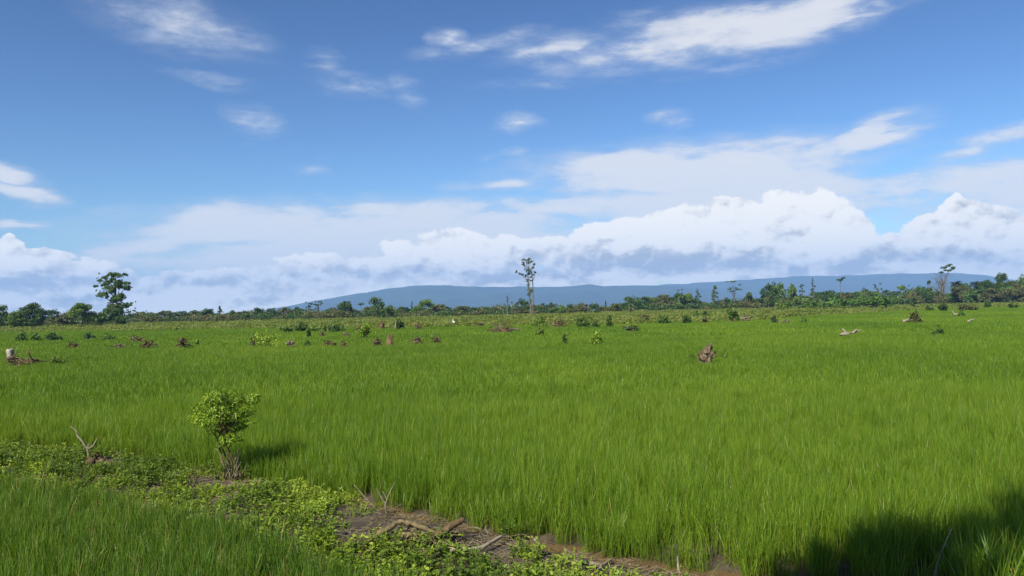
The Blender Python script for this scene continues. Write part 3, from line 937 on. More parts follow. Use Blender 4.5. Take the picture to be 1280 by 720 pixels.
# tall left-hand tree, built lobe by lobe
def tall_left():
    d = 226; b = at(145, 400, d)
    t = thing('tall_tree', 'tall open-crowned tree towering over the left treeline', 'tree', (b.x, b.y, 0))
    S = d / F
    yb = 411.0 - 3.0
    def q(px, py, dy=0.0):
        p = at(px, py, d)
        return np.array([p.x - b.x, dy, p.z])
    tr, lf = MB(), MB()
    tr.tube(wander((0, 0, -.3), q(144, 362), 8, .03), np.linspace(.42, .2, 8), 8, .05)
    lobes = [(131, 346.5, 6, 4), (126, 357, 5.5, 4), (127, 367, 6, 3.5), (136, 352, 6, 4), (147, 345.5, 6.5, 5), (146, 352, 6, 5), (150, 358, 6.5, 5), (158, 358.5, 8, 5), (141, 366, 6, 6),
             (148, 370, 8, 7), (140, 376, 6, 7), (150, 381, 9, 7), (139, 388, 8, 8), (152, 392, 9, 8), (145, 398, 11, 8), (136, 360, 4.5, 4), (163, 381, 3.5, 3), (141, 349, 4.5, 4)]
    for (x, y, rx, ry) in lobes:
        c = q(x, y, rng.normal() * .9)
        for j in range(4):
            cj = q(x + rng.normal() * rx * .5, y + rng.normal() * ry * .55, rng.normal() * 1.1)
            k = rng.uniform(.45, .75)
            blob_leaves(lf, cj, (rx * S * k, rx * S * k, ry * S * k * 1.15), int(12 * rx * ry) + 20, .33, 6, subr=.5)
        tr.tube(wander(q(145, min(392, y + 16)), c, 5, .07), np.linspace(.16, .05, 5), 5)
    for k in range(60):
        x, y, rx, ry = lobes[k % len(lobes)]
        c = q(x + rng.normal() * rx * .9, y + rng.normal() * ry * 1.0, rng.normal() * 1.2)
        blob_leaves(lf, c, (.45, .45, .4), 16, .36, 3)
    tr.build('trunk', M_bark_dk, t, smooth=True); lf.build('crown', M_mid, t)


tall_left()


def bare_tall():
    d = 262; b = at(660, 390, d)
    t = thing('tall_bare_tree', 'very tall slender tree with bare pale trunk and sparse topmost tufts', 'tree', (b.x, b.y, 0))
    def q(px, py, dy=0.0):
        p = at(px, py, d)
        return np.array([p.x - b.x, dy, p.z])
    tr, lf, vn = MB(), MB(), MB()
    def line(pts, r0, r1, n=7):
        P = np.array([q(*p) for p in pts])
        tt = np.linspace(0, len(P) - 1, n * len(P))
        C = np.stack([np.interp(tt, range(len(P)), P[:, k]) for k in range(3)], -1)
        C += rng.normal(size=C.shape) * .04
        tr.tube(C, np.linspace(r0, r1, len(C)), 7)
    line([(664.3, 398), (663.6, 385), (662, 372), (660.6, 358), (660, 345), (661, 334)], .32, .14)
    line([(666.4, 397), (666, 382), (666.4, 365), (665.6, 350), (665, 340)], .25, .11)
    br = [((660.5, 350), (653, 344), (646, 340)), ((660, 345), (656, 335), (655, 327)), ((661, 338), (661, 330), (662, 324)), ((661, 342), (666, 335), (667, 330)), ((665, 352), (668, 345), (669.5, 341)),
          ((660, 352), (657, 349), (654, 346)), ((660.5, 335), (658, 329), (657, 324)), ((664, 345), (664, 338), (665, 332))]
    for a in br: line(a, .12, .05, 4)
    for (x, y, r) in [(646.5, 340, 2.2), (650, 342.5, 2), (653.5, 343.5, 2), (655, 331, 2.4), (656, 325.5, 2.4), (659, 338, 2.2), (662, 324.5, 2.6), (664, 328, 2.2), (667, 330.5, 2.4), (666, 335, 2.0), (669, 341, 2),
                      (667, 344, 1.8), (660, 350, 2.2), (663, 347, 1.8), (657, 345, 1.6), (661, 342, 1.6), (654, 328, 1.6), (660, 329, 1.8), (664, 351, 1.6)]:
        s = r * 1.25 * d / F
        blob_leaves(lf, q(x, y, rng.normal() * .5), (s, s, s * .8), 80, .34, 6)
    for k in range(70):
        x, y = 661 + rng.normal() * 3.6, rng.uniform(323, 353)
        blob_leaves(lf, q(x, y, rng.normal() * .7), (.38, .38, .3), 12, .28, 3)
    for (x, y, rx, ry) in [(660.6, 357, 2.6, 4), (662, 363, 3.2, 5), (661, 369, 3, 5), (663, 376, 2.6, 4), (665.8, 364, 2, 4), (664, 384, 2, 4)]:
        blob_leaves(vn, q(x, y), (rx * d / F, rx * d / F, ry * d / F), 110, .36, 5)
    tr.build('trunk', M_bark, t, smooth=True); lf.build('crown', M_dark, t); vn.build('climbing_vine', M_mid, t)


bare_tall()


def bare_grey():
    d = 385; b = at(1178, 376, d)
    t = thing('bare_grey_tree', 'grey leafless tree with dark tufted top above right-hand scrub', 'tree', (b.x, b.y, 0))
    def q(px, py, dy=0.0):
        p = at(px, py, d)
        return np.array([p.x - b.x, dy, p.z])
    tr, lf = MB(), MB()
    tr.tube(wander((0, 0, -.3), q(1178, 352), 7, .02), np.linspace(.55, .3, 7), 7)
    for i in range(42):
        x = 1178 + rng.normal() * 6.5; y = rng.uniform(340, 367)
        p0 = q(1178 + rng.normal() * .6, min(374, y + rng.uniform(8, 18))); p1 = q(x, y, rng.normal() * 2)
        tr.tube(wander(p0, p1, 5, .10), np.linspace(.14, .05, 5), 4)
    tr.tube(wander(q(1179, 356), q(1187, 336), 6, .03), np.linspace(.28, .12, 6), 6)
    for (x, y, rx, ry) in [(1181, 334.5, 4.5, 2), (1187, 332, 4.5, 2.2), (1191, 336, 4, 2.2), (1186, 338, 4, 1.8), (1176, 340.5, 3.2, 1.6), (1180, 338, 3, 1.5), (1161, 353, 2.5, 2.5), (1193, 334, 2.5, 1.5)]:
        blob_leaves(lf, q(x, y, rng.normal()), (rx * d / F, rx * d / F, ry * d / F), int(24 * rx * ry) + 30, .55, 6)
    tw = MB()
    for i in range(220):
        x = 1178 + rng.normal() * 7; y = rng.uniform(343, 371)
        p0 = q(x, y, rng.normal() * 1.5); dd = rng.normal(size=3) * .7; dd[2] = abs(dd[2]) + .3
        tw.tube(np.array([p0, p0 + dd * .6, p0 + dd * 1.1 + rng.normal(size=3) * .15]), [.05, .035, .02], 3)
    tr.build('trunk', M_bark, t, smooth=True); lf.build('crown', M_dark, t); tw.build('twig_sprays', M_twig, t)


bare_grey()
tree('dead_tree', 'dead broken-topped tree trunk hung with creepers, tallest of three snags', 634, 368, 262, 13, 'snag', GM, 'dead tree', barkm=M_bark)
tree('dead_tree', 'short dead snag left of the tallest of three snags', 629.5, 379, 264, 7, 'snag', GM, 'dead tree', barkm=M_bark)
tree('dead_tree', 'short dead snag right of the tallest of three snags', 640, 376, 260, 7, 'snag', GM, 'dead tree', barkm=M_bark)
tree('dead_tree', 'pale bare trunk at the left of the dense wood', 786, 380, 300, 4, 'snag', GM, 'dead tree', barkm=M_bleach)

# undergrowth that fills the foot of the treeline: one mass
def undergrowth():
    mb = {k: MB() for k in 'ab'}
    for i in range(900):
        px = rng.uniform(-60, 1340)
        d = np.interp(px, [0, 200, 640, 800, 1000, 1280], [232, 292, 300, 345, 388, 388]) + rng.uniform(-28, 40)
        hh = np.interp(px, [0, 160, 200, 640, 760, 960, 1280], [4.2, 4.2, 3.6, 3.9, 3.8, 6.4, 8.4]) * rng.uniform(.4, 1.1) * (.62 + .75 * float(vnoise(px, 3.0, .035, 5)))
        p = at(px, 385, d)
        w = rng.uniform(1.6, 4.8)
        blob_leaves(mb['ab'[i % 2]], (p.x, p.y, hh * .45), (w, w * .8, hh * .55), 260, .0019 * d, 9)
    for k, mt, lb in (('a', M_dark, 'dark green mass of undergrowth along the treeline foot'), ('b', M_olive, 'olive mass of undergrowth along the treeline foot')):
        o = mb[k].build('undergrowth', mt); tag(o, lb, 'undergrowth', None, 'stuff')


undergrowth()

# ================================================================== THINGS OUT IN THE FIELD
def fld(px, py, z=.70):
    return gp(px, py, z)


def sz(px, py, wpx, hpx, hidden=True):
    """centre on the soil, width, height in metres of something standing in the rice"""
    p = fld(px, py) if hidden else gp(px, py, 0)
    s = p.y / F
    if hidden: PITS.append((p.x, p.y, wpx * s * .33))
    return (p.x, p.y, 0.0), wpx * s, hpx * s + (.70 if hidden else 0)


BU, DE = 'bushes dotted over the rice field', 'uprooted wood piles dotted over the rice field'
items = [
    # kind, px, base y, w, h, label, material
    ('d', 28, 451, 54, 9, 'long low heap of dead wood beside the white boulder, left edge', None),
    ('d', 92, 432, 16, 5, 'small dark heap right of the white boulder heap', None),
    ('b', 75, 450, 20, 5, 'thin low weedy bush just right of the white boulder heap', M_weed_dark),
    ('b', 27, 424, 13, 7, 'leftmost small green bush at the back of rice field', M_mid),
    ('b', 44, 424, 12, 7, 'pale bush between two darker ones, far left back of field', M_light),
    ('b', 65, 424, 17, 7, 'wide dark bush at far left back of field', M_dark),
    ('b', 112, 423, 13, 5, 'low dark bush below the tall left-hand tree', M_dark),
    ('b', 136, 423, 18, 5, 'flat wide bush below and right of tall left-hand tree', M_mid),
    ('d', 149, 432, 24, 4, 'flat pale litter heap left of the twin brown heaps', M_stick),
    ('d', 170, 425, 20, 7, 'rear left one of the twin brown heaps', None),
    ('d', 185, 432, 18, 9, 'front right one of the twin brown heaps', None),
    ('d', 230, 432, 19, 13, 'tall rounded brown heap standing alone with leafy top', None),
    ('b', 318, 429, 8, 11, 'narrow brownish bush touching left of the wide green one', M_olive),
    ('b', 331, 430, 28, 14, 'wide green-brown bush in the rice, left of centre', M_shrub),
    ('d', 364, 430, 12, 7, 'small pale heap right of wide green-brown bush', M_bleach),
    ('b', 384, 429, 8, 3, 'tiny weed right of the small pale heap', M_mid),
    ('b', 386, 420, 5, 8, 'slim upright sapling between rice and dark bushes', M_dark),
    ('b', 357, 414, 14, 8, 'leftmost bush of the row behind the slim sapling', M_mid),
    ('b', 375, 413, 15, 9, 'darkest bush of the row behind the slim sapling', M_dark),
    ('b', 391, 413, 12, 6, 'third low bush of the row behind the slim sapling', M_light),
    ('b', 407, 413, 14, 8, 'fourth bush of the row behind the slim sapling', M_mid),
    ('b', 421, 413, 16, 8, 'rightmost bush of the row behind the slim sapling', M_dark),
    ('d', 404, 419, 10, 4, 'low litter heap left in the back row', M_stick),
    ('d', 432, 418, 12, 4, 'low litter heap left of the big round bush', M_stick),
    ('d', 409, 429, 12, 5, 'left one of three low heaps in front of the bushes', None),
    ('d', 418, 429, 9, 4, 'middle one of three low heaps in front of the bushes', None),
    ('d', 430, 429, 12, 4, 'right one of three low heaps in front of the bushes', M_stick),
    ('b', 457, 420, 21, 16, 'big round bright bush left of the standing brown stump', M_shrub),
    ('d', 448, 413, 8, 9, 'brown dead plant at left side of the big round bush', None),
    ('d', 472, 428, 17, 7, 'orange-brown rubble at the foot of the standing stump', None),
    ('b', 499, 410, 12, 11, 'small leafy shrub with a pale stick, behind standing stump', M_mid),
    ('d', 523, 410, 14, 6, 'reddish dry plants behind the two flat heaps', M_bark_red),
    ('d', 522, 426, 17, 7, 'left one of two flat grey-green heaps', M_twig),
    ('d', 545, 426, 14, 7, 'right one of two flat grey-green heaps', None),
    ('d', 600, 406, 12, 4, 'reddish dry brush left of the large root heap', M_bark_red),
    ('d', 627, 413, 38, 13, 'largest tangled root heap in the middle of the field', M_bark_red),
    ('b', 675, 416, 10, 8, 'thin pale weed right of the largest root heap', M_light),
    ('b', 675, 407, 16, 10, 'leafy weed bush behind, right of the tall bare tree', M_light),
    ('d', 697, 407, 27, 9, 'brown root heap with leafy top right of tall bare tree', M_bark_red),
    ('b', 729, 407, 15, 10, 'green bush right of the brown root heap', M_mid),
    ('b', 745, 408, 8, 6, 'small dark ball bush between two greener bushes', M_dark),
    ('b', 762, 407, 8, 10, 'slim green bush behind the dark brush heap', M_mid),
    ('d', 789, 413, 23, 9, 'dark brush heap standing alone in the rice, centre right', M_dark),
    ('b', 747, 426, 17, 10, 'small spreading shrub in the rice, right of centre', M_shrub),
    ('b', 706.5, 426, 6, 6, 'tiny sapling in the rice, centre', M_dark),
    ('b', 830, 403, 17, 7, 'low bush left of the dark ball bush in yellow scrub', M_mid),
    ('b', 858.5, 403, 10, 7, 'dark ball bush in the yellow scrub', M_dark),
    ('b', 881, 402, 9, 5, 'low bush right of the dark ball bush in yellow scrub', M_olive),
    ('b', 870, 395, 7, 5, 'rear left small bush in the yellow scrub', M_mid),
    ('b', 881, 395, 8, 5, 'rear right small bush in the yellow scrub', M_dark),
    ('b', 806, 399, 10, 5, 'small brownish bush in yellow scrub near left', M_olive),
    ('b', 916, 401, 13, 19, 'tall thin leafy shrub with litter at its foot', M_mid),
    ('d', 931, 400, 18, 6, 'pale litter heap right of the tall thin shrub', M_bleach),
    ('d', 968, 402, 10, 7, 'dark heap touching a low brown one, right of centre', M_dark),
    ('d', 981, 402, 13, 4, 'low brown heap right of the dark heap', M_stick),
    ('b', 1005, 402, 12, 3, 'faint low weed patch right of low brown heap', M_mid),
    ('b', 1172, 414, 12, 5, 'lone low dark weed in the right-hand rice', M_dark),
    ('b', 1163, 388, 9, 6, 'small bush left of the dark ball bush, right field edge', M_mid),
    ('b', 1178, 388, 10, 8, 'dark ball bush at the right field edge under grey tree', M_dark),
    ('b', 1202, 394, 7, 4, 'low weed beside the pale V-shaped stick', M_mid),
    ('b', 1210, 387, 22, 6, 'wide olive bush at the right field edge', M_olive),
    ('b', 1235, 384, 6, 6, 'small dark bush standing alone at right field edge', M_dark),
    ('b', 1267, 384.5, 10, 5, 'dark low bush nearest the right edge of photo', M_dark),
    ('b', 975, 387, 10, 9, 'small bush before the belt left of banana plants', M_light),
    ('b', 905, 441, 10, 2, 'thin weed right of the big light-brown stump', M_weed_dark),
    ('b', 864, 442, 12, 2, 'thin weed left of the big light-brown stump', M_weed_dark),
]
for (k, px, py, w, h, lb, mt) in items:
    loc, W, H = sz(px, py, w, h * (1.3 if k == 'd' else 1.12))
    if k == 'b':
        bush('bush', lb, loc, W, H, mt or M_mid, 'bush', BU, n=int(300 + 160 * min(4, W)), L=.0026 * loc[1])
    else:
        leafy = mt in (M_dark, M_mid)
        debris('debris_pile', lb, loc, W, H, 1.6 if leafy else .55, None if leafy else mt, group=DE, leafmat=(M_dark if leafy else M_deadleaf),
               pale=.8 if mt is M_bleach else .25)

# stumps and logs
loc, W, H = sz(883, 448, 19, 25)
rng = np.random.default_rng(21)


def broken_stump(loc):
    t = thing('tree_stump', 'big light-brown stump with side prongs standing in the right-hand rice', 'tree stump', loc)
    d = loc[1]
    def path(mb, pts, r0, r1):
        P = np.array([np.array(at(x, y, d + dy)) - np.array(loc) for x, y, dy in pts])
        tt = np.linspace(0, len(P) - 1, 3 * len(P))
        C = np.stack([np.interp(tt, range(len(P)), P[:, q]) for q in range(3)], -1) + rng.normal(size=(len(tt), 3)) * .010
        n_ = len(tt)
        mb.tube(C, (r0 + (r1 - r0) * np.linspace(0, 1, n_)) * (1 + .05 * rng.normal(size=n_)), 11, .09, tip=False)
    a, b = MB(), MB()
    path(a, [(880, 470, 0), (880, 448, 0), (882, 440, 0), (885, 435, .02)], .20, .13)
    path(a, [(884, 442, -.05), (888, 433, -.05), (890, 427, 0)], .11, .015)
    path(b, [(879, 446, .08), (883, 434, .08), (885, 429, .08)], .10, .012)
    path(b, [(877, 464, .1), (875, 446, .1), (877, 437, .1)], .12, .02)
    path(b, [(882, 442, -.12), (881, 434, -.12)], .08, .01)
    path(b, [(885, 464, -.12), (888, 446, -.14), (892, 440, -.14), (895, 440.5, -.14)], .11, .05)
    path(b, [(886, 440, 0), (890, 434, 0), (892, 431, 0)], .06, .012)
    path(b, [(887, 449, -.15), (893, 445, -.16), (897, 443.5, -.16)], .06, .025)
    path(b, [(879, 450, -.2), (873, 444, -.2), (871, 440, -.2)], .05, .012)
    a.build('trunk', M_broken, t); b.build('roots', M_broken, t)


broken_stump(loc)
rng = np.random.default_rng(5)
loc, W, H = sz(487.5, 428, 9, 15)
stump('tree_stump', 'upright brown stump beside the orange rubble, left of centre', loc, W, H, (.02, 0), 4)
loc, W, H = sz(477, 410, 8, 11)
stump('tree_stump', 'reddish stump behind and left of the upright brown stump', loc, W, H, (0, 0), 5, M_bark_red)
# white boulder-like root plate at the left edge
loc, W, H = sz(17, 444, 9, 11)
stump('root_plate', 'whitish bleached root plate rising from the heap at left edge', (loc[0], loc[1] - .2, 0), W * 1.1, H * .95, (-.1, 0), 1, M_white_wood, jag=.12, cat='root plate')


def wood_piece(name, label, paths, rad, mat, cat='driftwood', z=.70, group=None, hid=True, k=7):
    """lying or leaning wood, each path drawn from photo positions and heights"""
    first = paths[0][0]
    o0 = gp(first[0], first[1], z)
    t = None
    mb = MB()
    for pts in paths:
        P = []
        for (px, py, dz) in pts:
            p = at(px, py, o0.y + dz)
            P.append((p.x - o0.x, p.y - o0.y, p.z))
        P = np.array(P)
        tt = np.linspace(0, len(P) - 1, 5 * len(P))
        C = np.stack([np.interp(tt, range(len(P)), P[:, q]) for q in range(3)], -1)
        C += rng.normal(size=C.shape) * rad * .12
        mb.tube(C, np.linspace(rad, rad * .5, len(C)), k, .08)
    o = mb.build(name, mat, smooth=True)
    o.location = (o0.x, o0.y, 0)
    tag(o, label, cat, group)
    if hid: PITS.append((o0.x, o0.y, .5))
    return o


wood_piece('driftwood', 'bleached forked driftwood lying in the right-hand rice', [[(1050, 419, 0), (1057, 416, 0), (1065, 416.5, .4), (1076, 412.5, .8)], [(1059, 417, 0), (1054, 412.5, 0), (1053.5, 411, .3)], [(1066, 416, .3), (1071, 411.5, .6)], [(1050, 418, -.3), (1062, 417.6, -.2)]], .085, M_bleach)
wood_piece('fallen_log', 'pale log sloping out of the dark round bush on the right', [[(1129, 402, 0), (1137, 399.5, .5), (1143, 396, 1)], [(1136, 401, .2), (1141, 399, .6), (1147, 399, 1)]], .17, M_bleach, 'log')
loc, W, H = sz(1149, 402, 15, 11)
bush('bush', 'dark round twiggy bush at the upper end of the pale log', (loc[0], loc[1] + .8, 0), W, H, M_olive, 'bush', BU, n=600, L=.3)
wood_piece('driftwood', 'pale V-shaped stick at the right field edge', [[(1194, 394, 0), (1191, 390, 0), (1190, 388.5, 0)], [(1194, 394, 0), (1197, 391.5, .3)]], .14, M_bleach)
wood_piece('driftwood', 'small pale stick lying in rice near right edge', [[(1210, 402, 0), (1214, 400, .3), (1218, 399, .5)]], .10, M_bleach)
wood_piece('fallen_log', 'pale log lying beside the largest root heap', [[(632, 412.5, 0), (640, 411.5, .6), (650, 412.2, 1)]], .16, M_stick, 'log')
wood_piece('dead_stalk', 'short pale stalk standing right of the tall rounded heap', [[(246, 429, 0), (246.5, 424, 0)], [(247, 429, .2), (248, 425, .2)]], .10, M_weed, 'stalk')
wood_piece('dead_stalk', 'pale stick standing beside the small leafy shrub', [[(494, 411, 0), (495, 400, 0)]], .10, M_bleach, 'stalk')

# egret at the back of the field
p = gp(567, 407.6, .0)
eg = thing('egret', 'white egret standing at the back edge of the rice field', 'bird', (p.x, p.y, .28))
mb = MB()
K = .95
C = np.array([(-.34, 0, .30), (-.22, 0, .36), (-.08, 0, .44), (.06, 0, .52), (.13, 0, .62), (.12, 0, .74), (.08, 0, .84), (.10, 0, .93), (.16, 0, .955)]) * K
mb.tube(C, np.array([.02, .07, .115, .105, .065, .04, .034, .045, .03]) * K * 1.25, 10)
mb.build('body', M_white, eg, smooth=True)
mb = MB(); mb.tube(np.array([(.16, 0, .955), (.24, 0, .945), (.31, 0, .93)]) * K, np.array([.016, .011, .004]), 6); mb.build('beak', M_beak, eg)
for sg in (-1, 1):
    mb = MB(); mb.tube(np.array([(-.02, .04 * sg, .42), (-.05, .04 * sg, .2), (-.02, .04 * sg, 0), (.06, .045 * sg, -.02)]) * K, np.array([.018, .010, .010, .006]), 6); mb.build('leg', M_legs, eg)
eg.rotation_euler = (0, 0, 2.6)

# ================================================================== FOREGROUND
rng = np.random.default_rng(12)
def gz(p): return float(ground_z(p[0], p[1]))


# the shrub on the bund
sb = gp(289, 603)
sb = Vector((sb.x, sb.y, gz(sb)))


def main_shrub():
    t = thing('shrub', 'leafy green shrub on twisted reddish stems, alone on the bund', 'shrub', sb)
    d = sb.y
    def q(px, py, dy=0.0):
        p = at(px, py, d)
        return np.array([p.x - sb.x, dy, p.z - sb.z])
    st = MB()
    stems = [[(293, 604), (287, 585), (280, 568), (276, 553), (280, 538)], [(296, 603), (297, 580), (291, 570), (283, 556), (289, 540)], [(285, 604), (284, 590), (276, 566), (272, 552), (262, 535)],
             [(301, 605), (299, 590), (295, 578), (298, 562)], [(292, 604), (289, 592), (292, 580), (286, 562), (296, 540)]]
    for i, s in enumerate(stems):
        P = np.array([q(x, y, .05 * math.sin(i * 2 + j)) for j, (x, y) in enumerate(s)])
        tt = np.linspace(0, len(P) - 1, 16)
        C = np.stack([np.interp(tt, range(len(P)), P[:, k]) for k in range(3)], -1) + rng.normal(size=(16, 3)) * .008
        st.tube(C, np.linspace(.021, .011, 16) * (1.0 if i < 3 else .7), 7, .08)
    for k in range(26):
        a = np.array([q(280 + rng.normal() * 5, 553 - rng.uniform(0, 22), rng.normal() * .05)])[0]
        b = q(281 + float(np.clip(rng.normal(), -1.6, 1.6)) * 17, 517 + rng.normal() * 10, rng.normal() * .2)
        st.tube(wander(a, b, 5, .08), np.linspace(.012, .004, 5), 5)
    st.build('stem', M_bark_red, t, smooth=True)
    lf = MB()
    S = d / F
    lobes = [(274, 494, 16, 7), (290, 497, 15, 8), (261, 505, 15, 8), (304, 501, 14, 7), (317, 497, 9, 6), (247, 514, 12, 7), (281, 508, 20, 11), (268, 521, 19, 10), (294, 516, 17, 10),
             (252, 526, 11, 6), (310, 511, 9, 6), (286, 533, 18, 10), (266, 536, 11, 6), (299, 530, 10, 7), (241, 522, 7, 4), (288, 546, 11, 7), (281, 488, 9, 3.5), (276, 556, 6, 4), (297, 548, 7, 4), (240, 511, 5, 3), (323, 493, 4, 3)]
    for (x, y, rx, ry) in lobes:
        dy = rng.normal() * .13
        c = q(x, y, dy); r = np.array([rx * S, rx * S * .9, ry * S])
        n = int(rx * ry * 2.9) + 40
        u = unit(n); qd = rng.uniform(.25, 1, n)[:, None] ** .45
        Cc = c + u * qd * r
        T = u + rng.normal(size=(n, 3)) * .6; T[:, 2] -= .1
        Nn = u * .55 + np.array([0, 0, .8]) + rng.normal(size=(n, 3)) * .45
        lf.bigleaves(Cc, Nn, T, .046 * rng.uniform(.5, 1.3, n), .5, .2)
    # loose sprays
    for k in range(46):
        a = rng.uniform(0, 6.28)
        c = q(281 + math.cos(a) * rng.uniform(26, 42), 516 - math.sin(a) * rng.uniform(14, 27), rng.normal() * .2)
        n = 9
        dirv = np.array([math.cos(a), rng.normal() * .4, math.sin(a) * .6 + .3]); dirv /= np.linalg.norm(dirv)
        Cc = c + dirv * np.linspace(-.09, .05, n)[:, None]
        T = unit(n) + dirv * .8
        lf.bigleaves(Cc, unit(n) * .6 + np.array([0, 0, .8]), T, .045 * rng.uniform(.6, 1.2, n), .5, .2)
    lf.build('foliage', M_shrub, t)
    lo, dt = MB(), MB()
    for (x, y, rx, ry) in [(271, 590, 7, 9), (266, 579, 5, 7), (276, 600, 8, 5), (309, 590, 7, 7), (303, 599, 8, 4), (281, 580, 5, 6)]:
        n = 70; u = unit(n)
        Cc = q(x, y, rng.normal() * .08) + u * rng.uniform(.2, 1, n)[:, None] ** .5 * np.array([rx * S, rx * S, ry * S])
        lo.bigleaves(Cc, u * .5 + np.array([0, 0, .8]) + rng.normal(size=(n, 3)) * .4, u + rng.normal(size=(n, 3)) * .6, .036 * rng.uniform(.6, 1.3, n), .5, .2)
    lo.build('base_leaves', M_weed_dark, t)
    for k in range(22):
        a = q(290 + rng.normal() * 5, 600 + rng.normal() * 3, rng.normal() * .06); b_ = q(292 + rng.normal() * 10, 572 + rng.normal() * 9, rng.normal() * .1)
        dt.tube(wander(a, b_, 5, .1), np.linspace(.009, .004, 5), 5)
    dt.build('dry_twigs', M_stick, t)


main_shrub()


def branchwork(name, label, paths, mat, cat='dead branch', base=None, group=None, lift=0.0):
    """paths: list of (points[(px,py,height above soil or None)], r0, r1) ; points with None height sit on the depth of the first point"""
    f0 = paths[0][0][0]
    b = gp(f0[0], f0[1], 0)
    b = Vector((b.x, b.y, gz(b)))
    mb = MB()
    for pts, r0, r1 in paths:
        P = []
        for pt in pts:
            px, py = pt[0], pt[1]
            dy = pt[2] if len(pt) > 2 else None
            if dy is None:                     # lying on the soil
                p = gp(px, py, 0.05 + lift); z = gz(p) + r0 * 1.1 + .02 + lift; P.append((p.x - b.x, p.y - b.y, z - b.z))
            else:                              # standing: same depth as base plus dy
                p = at(px, py, b.y + dy); P.append((p.x - b.x, p.y - b.y, p.z - b.z))
        P = np.array(P)
        n = 6 * len(P)
        tt = np.linspace(0, len(P) - 1, n)
        C = np.stack([np.interp(tt, range(len(P)), P[:, q]) for q in range(3)], -1)
        C[1:-1] += np.cumsum(rng.normal(size=(n - 2, 3)) * r0 * .12, 0) * np.sin(np.linspace(0, np.pi, n - 2))[:, None]
        mb.tube(C, np.linspace(r0, r1, n) * 1.3 * (1 + .1 * rng.normal(size=n)), 8, .06)
    o = mb.build(name, mat, smooth=True)
    o.location = b
    return tag(o, label, cat, group)


# dead root with two prongs at left
t = branchwork('dead_branch', 'forked dead branch sticking up out of the bund weeds at left',
               [([(111, 584, 0), (111, 572, 0), (110, 562, 0), (104, 552, 0), (98, 546, 0.02), (95, 538, 0.05), (88, 533, .05)], .022, .008), ([(111, 561, 0), (117, 557, 0), (122, 547, 0)], .015, .008),
                ([(110, 560, 0), (112, 553, 0)], .012, .008)], M_stick)
branchwork('root_chunk', 'dark twisted root chunk beside the forked dead branch', [([(112, 588), (120, 583, 0), (130, 577, .05), (139, 580, .05)], .065, .04), ([(115, 567, .05), (121, 573, .05), (129, 580, .0)], .045, .04),
            ([(122, 588), (130, 581, 0), (139, 578, 0)], .03, .02)], M_bark_dk, 'root')
branchwork('dead_branch', 'thin dry twig leaning right of the dark root chunk', [([(131, 577), (140, 571, 0), (151, 565, 0)], .010, .004)], M_stick)
branchwork('dead_branch', 'long pale stick lying in the weeds at left edge', [([(-12, 573.5), (15, 574), (34, 577), (56, 581)], .013, .008), ([(31, 576), (24, 571, .05), (19, 566, .1)], .010, .005)], M_stick)
branchwork('log', 'short weathered log end lying right of the shrub', [([(346, 606), (336, 612), (322, 616), (306, 618)], .045, .018)], M_twig, 'log')
branchwork('dead_branch', 'curved stick across the brown litter below the shrub', [([(282, 624), (300, 616, 0), (322, 611, 0)], .012, .006), ([(288, 610), (308, 612, 0), (326, 606, 0)], .010, .005)], M_stick)
# fan of dead reeds
branchwork('dead_reeds', 'fan of pale dead stalks standing at the water edge', [
    ([(483, 643, 0), (482, 632, 0), (486, 620, 0), (493, 603, 0)], .014, .005), ([(482, 630, 0), (476, 621, 0), (471, 611, 0)], .010, .005),
    ([(472, 637, .1), (460, 627, .1), (452, 616, .1)], .013, .005), ([(466, 632, .1), (455, 622, .1), (443, 606, .1)], .011, .005), ([(484, 625, .05), (479, 615, .05)], .007, .004)],
    M_stick, 'reeds')
branchwork('stake_bundle', 'small bundle of short dark stakes left of the dead stalks', [([(452, 645), (454, 638, 0), (455, 634, 0)], .018, .014), ([(457, 646), (458, 639, 0), (460, 635, 0)], .016, .012), ([(455, 646), (450, 640, 0), (449, 637, 0)], .014, .010)], M_twig, 'stakes')
# big tangle: every point is a photo position and a height above the soil
def soilwork(name, label, paths, mat, cat):
    f0 = paths[0][0][0]
    def pt(px, py, hz):
        p = gp(px, py, .1 + hz)
        p = gp(px, py, gz(p) + hz)
        return np.array([p.x, p.y, gz(p) + hz])
    b = pt(f0[0], f0[1], 0)
    mb = MB()
    for pts, r0, r1 in paths:
        P = np.array([pt(*q) - b for q in pts])
        n = 6 * len(P); tt = np.linspace(0, len(P) - 1, n)
        C = np.stack([np.interp(tt, range(len(P)), P[:, q]) for q in range(3)], -1)
        C[1:-1] += np.cumsum(rng.normal(size=(n - 2, 3)) * r0 * .15, 0) * np.sin(np.linspace(0, np.pi, n - 2))[:, None]
        mb.tube(C, np.linspace(r0, r1, n) * (1 + .12 * rng.normal(size=n)), 8, .08)
    o = mb.build(name, mat, smooth=True); o.location = b
    return tag(o, label, cat)


